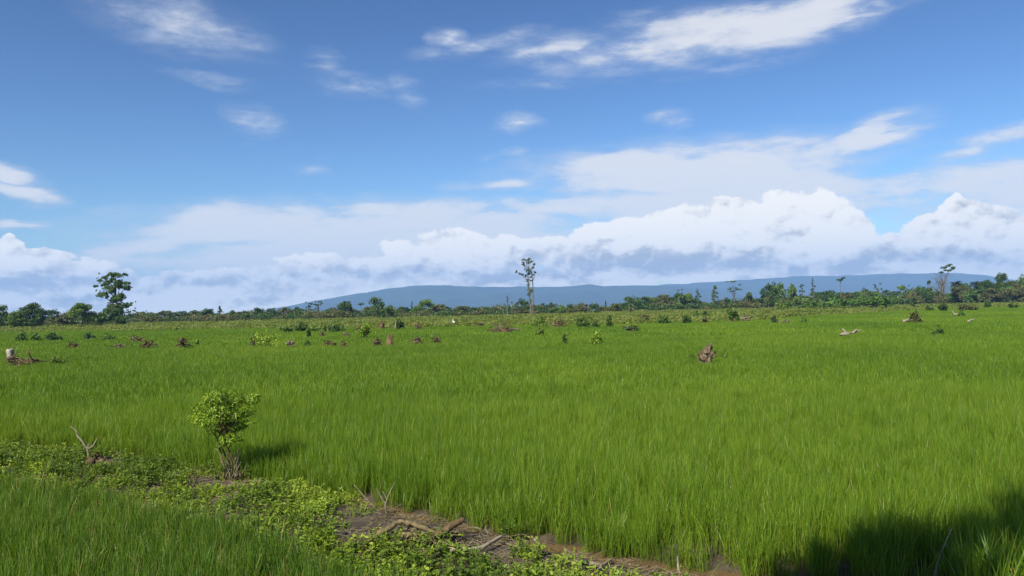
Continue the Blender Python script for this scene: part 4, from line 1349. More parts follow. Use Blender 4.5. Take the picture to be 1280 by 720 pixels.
tang = [([(453, 686, .04), (465, 675, .10), (480, 663, .18), (493, 655, .22), (512, 657, .20), (540, 666, .13), (560, 674, .05)], .040, .022),
        ([(468, 676, .05), (485, 662, .16), (497, 653, .24)], .030, .018), ([(478, 686, .04), (505, 678, .07), (534, 672, .06)], .024, .012), ([(490, 664, .12), (520, 670, .10), (562, 668, .06)], .020, .010),
        ([(500, 655, .18), (520, 661, .16), (548, 661, .12)], .020, .010), ([(466, 684, .03), (500, 690, .04), (540, 686, .05)], .018, .010), ([(508, 676, .06), (520, 662, .15), (531, 646, .28)], .014, .006),
        ([(520, 666, .1), (535, 655, .18), (549, 644, .26)], .012, .005), ([(530, 660, .12), (560, 662, .08), (582, 670, .04)], .015, .007)]
for i_ in range(34):
    x_, y_ = rng.uniform(462, 572), rng.uniform(656, 688); dx_, dy_ = rng.normal() * 15, rng.normal() * 6
    tang.append(([(x_, y_, rng.uniform(.03, .16)), (x_ + dx_ * .5, y_ + dy_ * .5 - 1, rng.uniform(.04, .18)), (x_ + dx_, y_ + dy_, rng.uniform(.02, .1))], rng.uniform(.006, .013), .004))
soilwork('root_tangle', 'large tangle of grey roots and branches on the bund', tang, M_twig, 'roots')
soilwork('log', 'thick brown broken branch leaning at the right of the root tangle', [([(536, 678, .05), (552, 669, .14), (566, 660, .22), (578, 653, .30)], .048, .036), ([(546, 677, .04), (560, 672, .06), (576, 668, .06)], .030, .018)], M_bark_red, 'log')
soilwork('log', 'pale bare stick lying below the thick brown branch', [([(563, 689, .08), (580, 684, .11), (600, 680, .12), (627, 674, .10)], .030, .019)], M_bleach, 'log')
branchwork('dead_branch', 'grey forked stick lying on mud at bottom centre', [([(716, 722), (735, 716), (752, 716), (764, 709)], .020, .012), ([(752, 716), (748, 722), (744, 728)], .012, .008)], M_stick, lift=.02)
branchwork('dead_branch', 'pale stick on the mud under the middle rice edge', [([(664, 666), (674, 672), (686, 678)], .010, .006)], M_bleach)
branchwork('dead_branch', 'thin twig lying on mud right of the forked stick', [([(762, 694), (775, 698), (788, 702)], .010, .005)], M_stick)
branchwork('dead_branch', 'short upright twig standing in the mud by rice edge', [([(848, 708), (847, 700, 0), (847.5, 696, 0)], .010, .007)], M_bleach)
branchwork('dead_branch', 'long thin grey stick lying across the mud at bottom', [([(624, 690), (650, 698), (690, 704), (728, 712)], .011, .006)], M_twig)
branchwork('dead_branch', 'pale dead stalk leaning before the shadowed rice, bottom right', [([(1166, 724), (1171, 708, 0), (1176, 692, 0.05)], .013, .007), ([(1176, 692, .05), (1186, 668, .1), (1190, 660, .1)], .006, .003)], M_bleach)
branchwork('dead_branch', 'tangle of fine dead twigs left of the bottom right tuft', [([(1182, 690), (1192, 676, .1), (1200, 668, .1)], .006, .003), ([(1186, 686), (1196, 684, .1), (1206, 690, .1)], .006, .003), ([(1190, 692), (1194, 672, .1), (1190, 662, .1)], .006, .003), ([(1195, 690), (1204, 676, .1), (1203, 670, .1)], .005, .003)], M_stick)


# grass tuft at bottom right
def tuft(name, label, spots, h, w):
    b = gp(1240, 722); b = Vector((b.x, b.y, 0))
    t = thing(name, label, 'grass tuft', (b.x, b.y, 0))
    bl = MB(); ft = []
    for (px, d, s) in spots:
        p = at(px, 700, d)
        o = rice_clump(26, h * s, w, .045, .2, 'tmp', None)
        me = o.data
        v = np.empty(len(me.vertices) * 3); me.vertices.foreach_get('co', v); v = v.reshape(-1, 3)
        q = np.empty(len(me.polygons) * 4, np.int32); me.loops.foreach_get('vertex_index', q)
        f = np.empty(len(v), np.float32); me.attributes['foot'].data.foreach_get('value', f); ft.append(f)
        bl.add(v + np.array([p.x - b.x, p.y - b.y, gz(p) - .02]), q.reshape(-1, 4))
        bpy.data.objects.remove(o)
    o = bl.build('blades', M_rice, t)
    a = o.data.attributes.new('foot', 'FLOAT', 'POINT'); a.data.foreach_set('value', np.concatenate(ft))
    return t


tuft('grass_tuft', 'bright tall grass tuft lit in front of shadowed rice, bottom right', [(1207 + 14 * (i % 7) + rng.normal() * 5, 8.35 - .16 * (i // 7) + rng.normal() * .06, rng.uniform(.75, 1.15)) for i in range(21)], .72, .012)

# ------------------------------------------------------------------ covers
rng = np.random.default_rng(33)
# rice in the big paddy
def rice_field():
    PX, PY, ID, SC = [], [], [], []
    for (d0, d1, dens, lo, hi, s) in ((7.5, 24, 36, 0, 10, 1.0), (24, 62, 13, 10, 16, 1.0), (62, 240, 2.0, 16, 21, 1.0)):
        x, y = frustum_points(d0, d1, dens)
        edge = yf(x) + (fbm(x, y, .9, 11) - .5) * .32 - .10
        k = (y > edge) & (y < yfar(x, y) + (fbm(x, y, .08, 4) - .5) * 12)
        # thinner, gappy stand right at the edge
        k &= ~((y < edge + .5) & (rng.uniform(0, 1, len(x)) < .22))
        for (a, b, r) in PITS:
            k &= ((x - a) ** 2 + (y - b) ** 2) > (r * rng.uniform(.7, 1.1, len(x))) ** 2
        x, y = x[k], y[k]
        hv = .82 + .36 * fbm(x, y, .35, 2) + .18 * (fbm(x, y, .05, 8) - .5)
        hv = hv * rng.uniform(.88, 1.12, len(x))
        edge = edge[k]
        hv *= np.clip(.72 + .28 * (y - edge) / .7, .7, 1)
        PX.append(x); PY.append(y); ID.append(rng.integers(lo, hi, len(x)))
        SC.append(np.stack([np.full_like(hv, s), np.full_like(hv, s), hv], -1))
    x = np.concatenate(PX); y = np.concatenate(PY)
    z = np.where(y < 30, ground_z(x, y), 0) - .02
    n = len(x)
    rot = np.stack([rng.normal(size=n) * .05, rng.normal(size=n) * .05, rng.uniform(0, 6.28, n)], -1)
    scatter('rice', 'rice_plants', np.stack([x, y, z], -1), np.concatenate(ID), np.concatenate(SC), rot, 'dense bright green rice filling the big paddy field')
    return n


rice_field()


def near_rice():
    n = 12000
    x = rng.uniform(-13, 1.6, n); y = rng.uniform(4.2, 15, n)
    k = (y < yn(x) + np.interp(x, [-4.0, -2.2], [.42, .0]) + (fbm(x, y, .9, 21) - .5) * .5) & (np.abs(x) < .75 * y + 2.5)
    x, y = x[k], y[k]
    n = min(len(x), 6000)
    hv = (.85 + .3 * fbm(x, y, .5, 3)) * rng.uniform(.88, 1.15, len(x))
    z = ground_z(x, y) * np.where(y > 4.6, 1, .3) - .02
    rot = np.stack([rng.normal(size=len(x)) * .06, rng.normal(size=len(x)) * .06, rng.uniform(0, 6.28, len(x))], -1)
    scatter('rice', 'young_rice_plants', np.stack([x, y, z], -1), rng.integers(0, 10, len(x)), np.stack([np.ones_like(hv), np.ones_like(hv), hv], -1), rot,
            'darker green rice of the near paddy at the bottom left')


near_rice()


# pixel zones of bare soil and litter on the bund (photo positions, radius in metres)
BARE = [(300, 612, .75, .8), (500, 668, .85, .6), (555, 668, .75, .5), (640, 690, .5, .5), (700, 695, 1.0, .8), (780, 702, 1.1, 1.0), (860, 712, 1.0, 1.0), (940, 718, 1.0, 1.0), (560, 648, .5, .4), (620, 700, .6, .5),
        (430, 615, .35, .3), (1010, 724, .9, .9), (1100, 726, 1, .9), (125, 584, .42, 1), (125, 593, .38, 1), (112, 594, .3, 1), (140, 590, .3, 1), (20, 575, .25, 1), (470, 680, .5, 1), (480, 640, .4, 1), (455, 645, .22, 1), (590, 684, .42, 1), (335, 613, .4, 1), (530, 660, .6, 1), (515, 692, .42, 1), (560, 690, .35, 1), (605, 692, .4, 1), (470, 694, .3, 1)]
BAREp = [(gp(a, b).x, gp(a, b).y, r) for a, b, r, s in BARE]


def bareness(x, y):
    v = np.zeros_like(x)
    for a, b, r in BAREp:
        v = np.maximum(v, np.clip(1.55 - np.hypot(x - a, (y - b) * 1.1) / r, 0, 1))
    return v


def weeds():
    n = 15000
    x = rng.uniform(-13, 6.5, n); y = rng.uniform(6.0, 20, n)
    e = yf(x) - .30; nn = yn(x)
    k = (y < e) & (y > nn - .5) & (np.abs(x) < .75 * y + 2)
    cover = fbm(x, y, .8, 31) * .9 + .38
    cover *= np.clip(1 - bareness(x, y) * 1.25, 0, 1)
    lush = np.zeros_like(x)
    for px, py, r in ((604, 657, .42), (632, 664, .25), (515, 706, .32), (550, 705, .28), (420, 640, .55), (395, 650, .6), (345, 640, .5), (660, 718, .22)):
        p = gp(px, py); lush = np.maximum(lush, np.clip(1.4 - np.hypot(x - p.x, y - p.y) / r, 0, 1))
    cover = np.maximum(cover, lush * .95)
    lush2 = lush
    cover *= np.maximum(lush, np.clip(1.35 - .75 * np.clip((x + .4) / 1.2, 0, 1.9), 0, 1))          # few weeds on the bare right-hand mud
    k &= rng.uniform(0, 1, n) < cover * .78
    x, y = x[k], y[k]
    n = len(x)
    s = rng.uniform(.6, 1.25, n) * (.75 + .6 * fbm(x, y, .7, 40))
    big = fbm(x, y, .55, 44)
    idx = np.where(big + rng.normal(size=n) * .1 > .60, rng.integers(8, 11, n), rng.integers(0, 8, n))
    rot = np.stack([rng.normal(size=n) * .12, rng.normal(size=n) * .12, rng.uniform(0, 6.28, n)], -1)
    scatter('weeds', 'weed_plants', np.stack([x, y, ground_z(x, y) - .01], -1), idx, np.stack([s, s, s], -1), rot, 'low leafy yellow-green weeds covering the bund')
    # straw and twiglets
    n = 5200
    x = rng.uniform(-8, 6.5, n); y = rng.uniform(6.5, 17, n)
    k = (y < yf(x) - .1) & (y > yn(x)) & (rng.uniform(0, 1, n) < .07 + .30 * bareness(x, y) + .5 * np.clip(1.2 - np.hypot(x - gp(515, 670).x, (y - gp(515, 670).y) * 1.5) / .7, 0, 1))
    x, y = x[k], y[k]; n = len(x)
    s = rng.uniform(.6, 1.3, n)
    rot = np.stack([rng.normal(size=n) * .08, rng.normal(size=n) * .08, rng.uniform(0, 6.28, n)], -1)
    o = scatter('litter', 'litter_bits', np.stack([x, y, ground_z(x, y)], -1), rng.integers(0, 6, n), np.stack([s, s, s], -1), rot, 'dry straw and twigs strewn over the bare bund soil')
    o['category'] = 'litter'


weeds()


def far_scrub():
    x, y = frustum_points(100, 400, .26, 1.1, 4)
    f = yfar(x, y) - 4
    tl = np.interp(x / y, [-.64, -.44, 0, .16, .36, .64], [236, 292, 300, 350, 395, 395])
    k = (y > f) & (y < tl + 12)
    # scattered spots in the back of the rice too
    x, y = x[k], y[k]; n = len(x)
    s = rng.uniform(.5, 1.25, n) * (.6 + .8 * fbm(x, y, .05, 51))
    rot = np.stack([np.zeros(n), np.zeros(n), rng.uniform(0, 6.28, n)], -1)
    scatter('scrub', 'scrub_plants', np.stack([x, y, np.zeros(n)], -1), rng.integers(0, 10, n), np.stack([s * 1.5, s * 1.5, s], -1), rot, 'yellowish scrub and rough grass between rice and treeline')


far_scrub()

# ------------------------------------------------------------------ sun, and the tree behind the photographer whose shade falls bottom right
SUN_EL = math.radians(44)
SH = Vector((-.54, -.84, 0)).normalized()
SUN = Vector((SH.x * math.cos(SUN_EL), SH.y * math.cos(SUN_EL), math.sin(SUN_EL)))
sd = bpy.data.lights.new('sun', 'SUN'); sd.energy = 5.0; sd.angle = math.radians(.53); sd.color = (1, .95, .87)
so = bpy.data.objects.new('sun', sd); COL.objects.link(so)
so.rotation_euler = SUN.to_track_quat('Z', 'Y').to_euler()


rng = np.random.default_rng(8)


def shade_tree():
    b = Vector((-3.6, -1.6, 0)); b.z = gz(b)
    t = thing('shade_tree', 'leafy tree behind the photographer, shading the rice at bottom right', 'tree', b)
    tr, lf = MB(), MB()
    targets = [(1295, 620, .6, .62), (1235, 628, .6, .55), (1180, 640, .6, .55), (1130, 645, .55, .6), (1085, 662, .5, .55), (1045, 678, .4, .5), (1000, 690, .35, .38), (1345, 612, .6, .85), (1140, 690, .3, .62), (1080, 700, .2, .6), (1030, 712, .1, .5),
               (1150, 716, .1, .5), (1415, 600, .6, 1.0)]
    T = 11.6
    cs = []
    for (px, py, z, r) in targets:
        p = gp(px, py + 11, z)
        c = p + SUN * (T / math.sin(SUN_EL) * .85 * rng.uniform(.96, 1.04))
        cl = np.array(c - b); cs.append(cl)
        r *= 1.15
        blob_leaves(lf, cl, (r, r, r * .75), int(640 * r * r) + 150, .14, 11, subr=.62)
    m = np.mean(cs, 0)
    P = wander((0, 0, -.2), m * .8, 8, .03)
    tr.tube(P, np.linspace(.22, .1, 8), 9, .04)
    for c in cs: tr.tube(wander(m * .78, c, 5, .06), np.linspace(.06, .02, 5), 5)
    tr.build('trunk', M_bark, t, smooth=True); lf.build('crown', M_mid, t)


shade_tree()

# ------------------------------------------------------------------ sky with clouds
def build_world():
    wd = bpy.data.worlds.new('World'); scn.world = wd; wd.use_nodes = True
    nt = wd.node_tree
    for n in list(nt.nodes): nt.nodes.remove(n)
    L = nt.links.new
    out = N(nt, 'ShaderNodeOutputWorld')
    bg = N(nt, 'ShaderNodeBackground'); bg.inputs['Strength'].default_value = SKY_STR
    sky = N(nt, 'ShaderNodeTexSky', sky_type='NISHITA')
    sky.sun_disc = False
    sky.sun_elevation = SUN_EL
    sky.sun_rotation = math.atan2(SH.x, SH.y)
    sky.air_density = 1.0; sky.dust_density = .4; sky.ozone_density = 2.2
    tc = N(nt, 'ShaderNodeTexCoord')
    sx = N(nt, 'ShaderNodeSeparateXYZ'); L(tc.outputs['Generated'], sx.inputs[0])

    def mth(op, a, b=None, c=None, clamp=False):
        n = N(nt, 'ShaderNodeMath', operation=op); n.use_clamp = clamp
        for i, v in enumerate((a, b, c)):
            if v is None: continue
            if isinstance(v, (int, float)): n.inputs[i].default_value = v
            else: L(v, n.inputs[i])
        return n.outputs[0]

    az = mth('ARCTAN2', sx.outputs['X'], sx.outputs['Y'])
    el = mth('ARCSINE', sx.outputs['Z'])
    uv = N(nt, 'ShaderNodeCombineXYZ'); L(az, uv.inputs[0]); L(el, uv.inputs[1])
    UV = uv.outputs[0]      # azimuth, elevation in radians

    def ang(px, py):
        r = ray(px, py)
        return math.atan2(r.x, r.y), math.asin(r.z)

    def noise(vec, scale, detail, stretch=(1, 1, 1), rot=0.0, rough=.55, lac=2.0, off=(0, 0, 0), dist=0.0):
        mp = N(nt, 'ShaderNodeMapping'); mp.inputs['Scale'].default_value = stretch; mp.inputs['Rotation'].default_value = (0, 0, rot); mp.inputs['Location'].default_value = off
        L(vec, mp.inputs[0])
        n = N(nt, 'ShaderNodeTexNoise', inp={'Scale': scale, 'Detail': detail, 'Roughness': rough, 'Lacunarity': lac, 'Distortion': dist})
        L(mp.outputs[0], n.inputs['Vector'])
        return n

    def warp(vec, scale, amt, detail=3, stretch=(1, 1, 1)):
        n = noise(vec, scale, detail, stretch)
        s = N(nt, 'ShaderNodeVectorMath', operation='SUBTRACT'); L(n.outputs['Color'], s.inputs[0]); s.inputs[1].default_value = (.5, .5, .5)
        m = N(nt, 'ShaderNodeVectorMath', operation='MULTIPLY'); L(s.outputs[0], m.inputs[0]); m.inputs[1].default_value = (amt, amt * (.5 if stretch[0] != 1 else 1), 0)
        a = N(nt, 'ShaderNodeVectorMath', operation='ADD'); L(vec, a.inputs[0]); L(m.outputs[0], a.inputs[1])
        return a.outputs[0]

    def ell(vec, lst):
        acc = None
        for (px, py, rx, ry, rot, w) in lst:
            a, e = ang(px, py)
            mp = N(nt, 'ShaderNodeMapping', vector_type='TEXTURE')
            mp.inputs['Location'].default_value = (a, e, 0)
            mp.inputs['Rotation'].default_value = (0, 0, math.radians(rot))
            mp.inputs['Scale'].default_value = (rx / F, ry / F, 1)
            L(vec, mp.inputs[0])
            g = N(nt, 'ShaderNodeTexGradient', gradient_type='SPHERICAL'); L(mp.outputs[0], g.inputs[0])
            v = mth('MULTIPLY', g.outputs['Fac'], w)
            acc = v if acc is None else mth('MAXIMUM', acc, v)
        return acc

    def sstep(v, a, b):
        n = N(nt, 'ShaderNodeMapRange', interpolation_type='SMOOTHSTEP', inp={'From Min': a, 'From Max': b}); L(v, n.inputs['Value'])
        return n.outputs['Result']

    # ---- high thin cloud
    hi = [(225, 28, 120, 44, -8, .44), (290, 45, 85, 30, -28, .40), (250, 70, 80, 30, -10, .36), (265, 95, 60, 14, -6, .60), (325, 148, 48, 24, -15, .62), (358, 187, 60, 11, -8, .85), (380, 213, 30, 9, 0, .8), (405, 70, 34, 20, 0, .40), (445, 106, 70, 22, -10, .50),
          (510, 116, 26, 34, 35, .56), (600, 52, 120, 18, 6, .48), (555, 40, 36, 14, 0, .5), (625, 108, 90, 14, 0, .45), (690, 105, 50, 10, 4, .5), (625, 158, 64, 15, 4, .9), (648, 192, 26, 8, 0, .6), (840, 149, 40, 20, -15, .85),
          (740, 62, 130, 24, 6, .62), (800, 62, 140, 40, 10, .5), (840, 42, 170, 50, 10, .5), (920, 35, 120, 36, 8, .5), (1000, 22, 120, 36, 10, .55), (1080, 8, 120, 30, 12, .7), (790, 92, 90, 18, -8, .6), (690, 58, 90, 18, 3, .62), (900, 85, 140, 16, 6, .45),
          (1180, 192, 90, 14, 5, .7), (910, 178, 70, 13, 10, .7), (620, 195, 24, 7, 0, .45), (700, 215, 120, 16, 0, .4), (8, 222, 54, 16, -8, 1.35), (28, 243, 62, 15, -8, 1.4), (15, 280, 56, 7, 0, 1.0)]
    sheet = [(800, 62, 150, 30, 8, .72), (880, 42, 190, 40, 8, .85), (990, 22, 160, 36, 9, .85), (690, 58, 110, 20, 4, .55), (230, 35, 130, 40, -10, .45), (1085, 170, 95, 26, 14, 1.2), (1020, 190, 130, 22, 14, .95), (790, 200, 140, 24, 2, 1.1), (860, 218, 320, 55, 2, 1.15), (640, 228, 110, 14, 2, .9), (950, 245, 350, 64, 2, 1.15), (1275, 165, 80, 18, 10, .9),
             (1250, 212, 140, 24, 5, 1.0), (1280, 250, 150, 44, 0, 1.05), (1180, 240, 250, 60, 0, 1.0), (8, 221, 52, 14, -8, 1.35), (30, 243, 56, 12, -8, 1.4), (1190, 192, 80, 12, 4, .9), (700, 258, 170, 32, 2, 1.0),
             (270, 274, 80, 24, 3, 1.15), (330, 288, 260, 42, 2, 1.15), (200, 305, 130, 30, 12, 1.0), (480, 276, 240, 38, 2, 1.2), (620, 286, 170, 45, 0, 1.1), (430, 315, 350, 50, 0, 1.4), (150, 318, 100, 22, 8, .9), (640, 310, 200, 40, 0, 1.2)]
    W1 = warp(warp(UV, 6.0, .07, 3, (.6, 1.6, 1)), 22.0, .034, 4, (.6, 1.6, 1))
    fh = ell(W1, hi)
    n1 = noise(UV, 9.0, 8, (.42, 1.7, 1), .12, .62, off=(3.1, .7, 0), dist=.4)
    n2 = noise(UV, 32.0, 6, (.5, 1.5, 1), .2, .6, off=(1.7, 4.2, 0))
    n0 = noise(UV, 3.2, 5, (.7, 1.5, 1), .15, .5, off=(7.1, 1.7, 0))
    nn = mth('ADD', mth('MULTIPLY', mth('SUBTRACT', n1.outputs['Fac'], .5), 5.0), mth('MULTIPLY', mth('SUBTRACT', n2.outputs['Fac'], .5), 2.6))
    gap = ell(warp(UV, 12.0, .05, 4, (.6, 1.6, 1)), [(295, 308, 120, 12, 3, .7), (250, 312, 60, 9, 6, .5), (800, 238, 90, 9, 0, .5), (1130, 205, 80, 14, 10, .7), (690, 240, 80, 9, 0, .5), (900, 190, 70, 9, 8, .5), (1120, 270, 90, 16, 0, .5)])
    fq = mth('POWER', mth('MAXIMUM', fh, 0.0), .7)
    dw = mth('MULTIPLY', fq, mth('ADD', .78, nn))
    fs = ell(W1, sheet)
    ds = mth('MULTIPLY', mth('POWER', mth('MAXIMUM', fs, 0.0), .75), mth('ADD', 1.36, mth('MULTIPLY', nn, .68)))
    dh = mth('SUBTRACT', mth('MAXIMUM', dw, ds), gap)
    n7 = noise(UV, 58.0, 6, (.38, 1.5, 1), .22, .65, off=(4.4, 1.1, 0), dist=.5)
    fil = mth('ADD', .30, mth('MULTIPLY', sstep(mth('ADD', mth('MULTIPLY', n7.outputs['Fac'], .5), mth('MULTIPLY', n2.outputs['Fac'], .5)), .36, .66), .75))
    fil = mth('MAXIMUM', fil, mth('MULTIPLY', sstep(ds, .25, .85), .97))
    ah = mth('MULTIPLY', mth('MULTIPLY', sstep(dh, .0, 1.2), fil), .92)
    # ---- low heaped cloud
    low = [(150, 384, 460, 26, 0, 1.2), (-60, 380, 300, 30, 0, 1.2), (640, 372, 500, 20, 0, 1.1), (1100, 362, 500, 20, 0, 1.1), (0, 318, 30, 26, 0, 1.0), (28, 328, 55, 18, 0, 1.0), (58, 325, 34, 10, 0, .9), (40, 352, 190, 30, 0, .85), (200, 356, 190, 24, 0, .75), (350, 354, 190, 26, 0, .78), (450, 338, 150, 26, 0, .8),
           (570, 338, 150, 34, 0, .85), (505, 312, 45, 20, 0, .9), (560, 302, 60, 24, 0, .9), (640, 320, 80, 30, 0, .8), (700, 312, 40, 24, 0, 1.0), (740, 300, 40, 26, 0, 1.05), (790, 296, 60, 32, 0, 1.1), (815, 280, 26, 20, 0, .95), (860, 284, 50, 34, 0, 1.1),
           (900, 270, 30, 24, 0, 1.05), (935, 275, 46, 34, 0, 1.1), (980, 262, 42, 26, 0, 1.1), (1020, 254, 30, 24, 0, 1.1), (1000, 285, 80, 50, 0, 1.2), (1050, 300, 50, 40, 0, 1.1), (930, 318, 190, 50, 0, 1.3), (780, 330, 150, 34, 0, 1.2), (1090, 325, 80, 26, 0, 1.1),
           (1122, 300, 24, 12, 0, 1.0), (1195, 266, 24, 19, 0, 1.05), (1175, 284, 50, 20, 0, 1.0), (1225, 285, 60, 26, 0, 1.1), (1280, 300, 70, 40, 0, 1.1), (1200, 312, 110, 36, 0, 1.2), (1180, 335, 240, 26, 0, 1.2), (700, 348, 260, 18, 0, 1.1)]
    W2 = warp(UV, 26.0, .030, 5)
    fl = ell(W2, low)
    vor = N(nt, 'ShaderNodeTexVoronoi', feature='SMOOTH_F1', inp={'Scale': 30.0, 'Detail': 3.0, 'Roughness': .55, 'Lacunarity': 2.2, 'Smoothness': .45})
    vor.normalize = True
    mpv = N(nt, 'ShaderNodeMapping'); mpv.inputs['Scale'].default_value = (.8, 1.15, 1); W3 = warp(UV, 40.0, .016, 4); L(W3, mpv.inputs[0]); L(mpv.outputs[0], vor.inputs['Vector'])
    vor2 = N(nt, 'ShaderNodeTexVoronoi', feature='SMOOTH_F1', inp={'Scale': 30.0, 'Detail': 3.0, 'Roughness': .55, 'Lacunarity': 2.2, 'Smoothness': .45})
    vor2.normalize = True
    so2 = N(nt, 'ShaderNodeVectorMath', operation='ADD'); L(mpv.outputs[0], so2.inputs[0]); so2.inputs[1].default_value = (-.0035, .007, 0)
    L(so2.outputs[0], vor2.inputs['Vector'])
    puff = mth('SUBTRACT', .62, vor.outputs['Distance'])
    n3 = noise(UV, 22.0, 9, (.8, 1.2, 1), 0, .58, off=(5.5, 2.2, 0))
    gate = sstep(fl, .0, .22)
    n6 = noise(UV, 75.0, 6, (.9, 1.1, 1), 0, .6, off=(2.5, 8.2, 0))
    tex = mth('ADD', mth('MULTIPLY', puff, 1.3), mth('ADD', mth('MULTIPLY', mth('SUBTRACT', n3.outputs['Fac'], .5), 1.5), mth('MULTIPLY', mth('SUBTRACT', n6.outputs['Fac'], .5), .7)))
    dl = mth('ADD', fl, mth('MULTIPLY', mth('SUBTRACT', tex, .30), mth('MULTIPLY', gate, .75)))
    al = sstep(dl, .17, .33)
    # sun shading painted into the heaps: grey flat bases, bright sunward heads
    sunoff = N(nt, 'ShaderNodeVectorMath', operation='ADD'); L(UV, sunoff.inputs[0]); sunoff.inputs[1].default_value = (-.006, .010, 0)
    n3b = noise(sunoff.outputs[0], 22.0, 9, (.8, 1.2, 1), 0, .58, off=(5.5, 2.2, 0))
    rel = mth('SUBTRACT', n3.outputs['Fac'], n3b.outputs['Fac'])
    grey = ell(warp(UV, 14.0, .06, 5, (.6, 1.4, 1)), [(830, 327, 120, 24, 0, 1.2), (760, 322, 70, 20, 0, .9), (925, 330, 90, 22, 0, .9), (40, 338, 130, 11, 0, .8), (20, 352, 150, 16, 0, .6), (130, 345, 110, 18, 0, .75), (250, 352, 150, 18, 0, .75),
                  (330, 340, 90, 14, 0, .65), (440, 345, 120, 18, 0, .75), (480, 326, 60, 11, 0, .6), (575, 345, 100, 20, 0, .65), (660, 330, 80, 22, 0, .7), (1060, 338, 100, 14, 0, .8), (1130, 320, 70, 18, 0, .7), (1240, 330, 110, 22, 0, .8), (640, 348, 200, 12, 0, .7), (100, 375, 260, 16, 0, .35), (280, 372, 200, 14, 0, .35)])
    n4 = noise(UV, 10.0, 8, (.7, 1.5, 1), 0, .55, off=(9.5, 6.2, 0))
    sh = mth('ADD', mth('MULTIPLY', grey, .85), mth('MULTIPLY', mth('SUBTRACT', n4.outputs['Fac'], .53), 2.4))
    sh = mth('SUBTRACT', sh, mth('MULTIPLY', rel, 3.6))
    sh = mth('SUBTRACT', sh, mth('MULTIPLY', mth('SUBTRACT', vor2.outputs['Distance'], vor.outputs['Distance']), 2.4))
    head = mth('SUBTRACT', 1.0, sstep(fl, .30, .62))
    shc = mth('MULTIPLY', sstep(sh, -.12, .95), mth('SUBTRACT', 1.0, mth('MULTIPLY', head, .5)))
    K = 1 / SKY_STR
    cl = N(nt, 'ShaderNodeMix', data_type='RGBA'); L(shc, cl.inputs['Factor'])
    cl.inputs[6].default_value = (.77 * K, .745 * K, .69 * K, 1); cl.inputs[7].default_value = (.33 * K, .345 * K, .365 * K, 1)
    gm = N(nt, 'ShaderNodeGamma'); gm.inputs['Gamma'].default_value = 1.6; L(sky.outputs[0], gm.inputs[0])
    skyc = N(nt, 'ShaderNodeMix', data_type='RGBA', blend_type='MULTIPLY'); skyc.inputs['Factor'].default_value = 1.0
    L(gm.outputs[0], skyc.inputs[6]); skyc.inputs[7].default_value = (*SKY_TINT, 1)
    thin = N(nt, 'ShaderNodeMix', data_type='RGBA'); L(sstep(ah, .38, .92), thin.inputs['Factor'])
    thin.inputs[6].default_value = (.42 * K, .46 * K, .535 * K, 1); thin.inputs[7].default_value = (.575 * K, .575 * K, .585 * K, 1)
    m1 = N(nt, 'ShaderNodeMix', data_type='RGBA'); L(ah, m1.inputs['Factor']); L(skyc.outputs[2], m1.inputs[6]); L(thin.outputs[2], m1.inputs[7])
    m2 = N(nt, 'ShaderNodeMix', data_type='RGBA'); L(al, m2.inputs['Factor']); L(m1.outputs[2], m2.inputs[6]); L(cl.outputs[2], m2.inputs[7])
    # clear sky away from the cloud field, thin cloud over it, heaped cloud low down
    def back(c):
        g = N(nt, 'ShaderNodeBackground'); g.inputs['Strength'].default_value = SKY_STR; L(c, g.inputs['Color']); return g
    b0, b1, b2 = back(skyc.outputs[2]), back(m1.outputs[2]), back(m2.outputs[2])
    nt.nodes.remove(bg)
    inl = mth('MULTIPLY', mth('LESS_THAN', el, .185), mth('GREATER_THAN', el, -.02))
    inh = mth('MULTIPLY', mth('MULTIPLY', mth('LESS_THAN', el, .46), mth('GREATER_THAN', el, -.02)), mth('LESS_THAN', mth('ABSOLUTE', az), .95))
    x1 = N(nt, 'ShaderNodeMixShader'); L(inl, x1.inputs[0]); L(b1.outputs[0], x1.inputs[1]); L(b2.outputs[0], x1.inputs[2])
    x2 = N(nt, 'ShaderNodeMixShader'); L(inh, x2.inputs[0]); L(b0.outputs[0], x2.inputs[1]); L(x1.outputs[0], x2.inputs[2])
    L(x2.outputs[0], out.inputs['Surface'])
    wd.cycles.sampling_method = 'MANUAL'; wd.cycles.sample_map_resolution = 512


SKY_STR = .10
SKY_TINT = (.240, .268, .287)
build_world()

# ------------------------------------------------------------------ haze: the air itself, one even box round everything
def build_haze():
    mb = MB()
    x0, x1, y0, y1, z0, z1 = -9700, 9700, -200, 9700, -60, 460
    V = np.array([(x, y, z) for x in (x0, x1) for y in (y0, y1) for z in (z0, z1)], float)
    mb.add(V, np.array([(0, 1, 3, 2), (4, 6, 7, 5), (0, 4, 5, 1), (2, 3, 7, 6), (0, 2, 6, 4), (1, 5, 7, 3)]))
    m, nt = new_mat('haze')
    out = N(nt, 'ShaderNodeOutputMaterial')
    v = N(nt, 'ShaderNodeVolumePrincipled', inp={'Color': (.34, .57, 1, 1), 'Density': HAZE_D, 'Anisotropy': .0})
    nt.links.new(v.outputs[0], out.inputs['Volume'])
    m.volume_intersection_method = 'FAST' if hasattr(m, 'volume_intersection_method') else None
    o = mb.build('haze', m)
    tag(o, 'thin blue haze filling the air', 'haze', None, 'stuff')


HAZE_D = 1.2e-4
try:
    build_haze()
except Exception as e:
    print('haze', e)

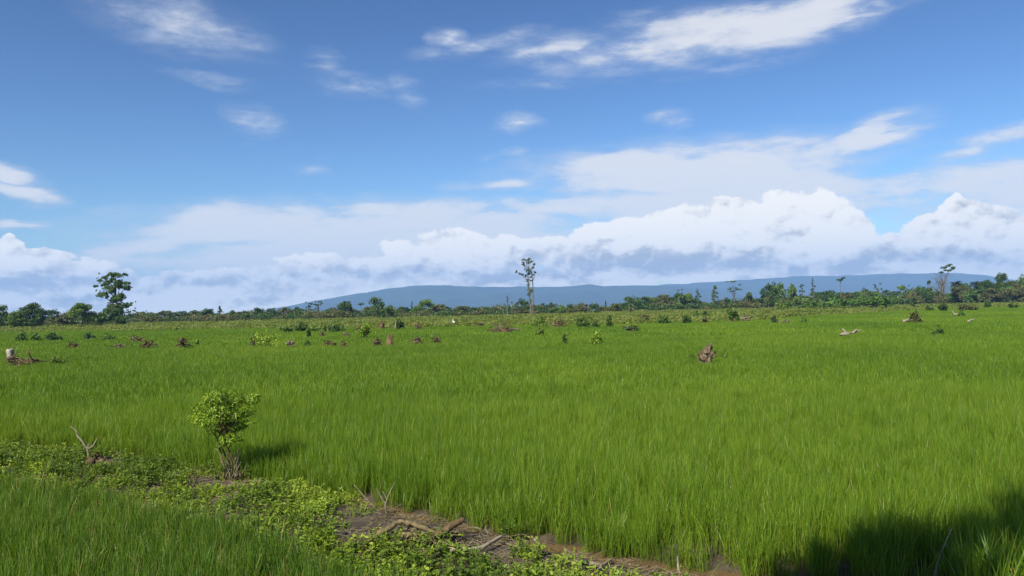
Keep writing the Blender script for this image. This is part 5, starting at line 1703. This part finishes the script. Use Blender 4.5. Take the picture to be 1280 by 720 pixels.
# ------------------------------------------------------------------ render settings
scn.render.engine = 'CYCLES'
scn.view_settings.view_transform = 'Standard'
scn.view_settings.look = 'None'
scn.view_settings.exposure = 0.6
scn.view_settings.gamma = 1.0
scn.view_settings.use_curve_mapping = False
scn.cycles.max_bounces = 6
scn.cycles.diffuse_bounces = 3
scn.cycles.transmission_bounces = 4
scn.cycles.transparent_max_bounces = 6
scn.cycles.volume_bounces = 1
scn.cycles.use_denoising = True
scn.cycles.denoiser = 'OPENIMAGEDENOISE'
scn.render.resolution_x = 1024
scn.render.resolution_y = 576
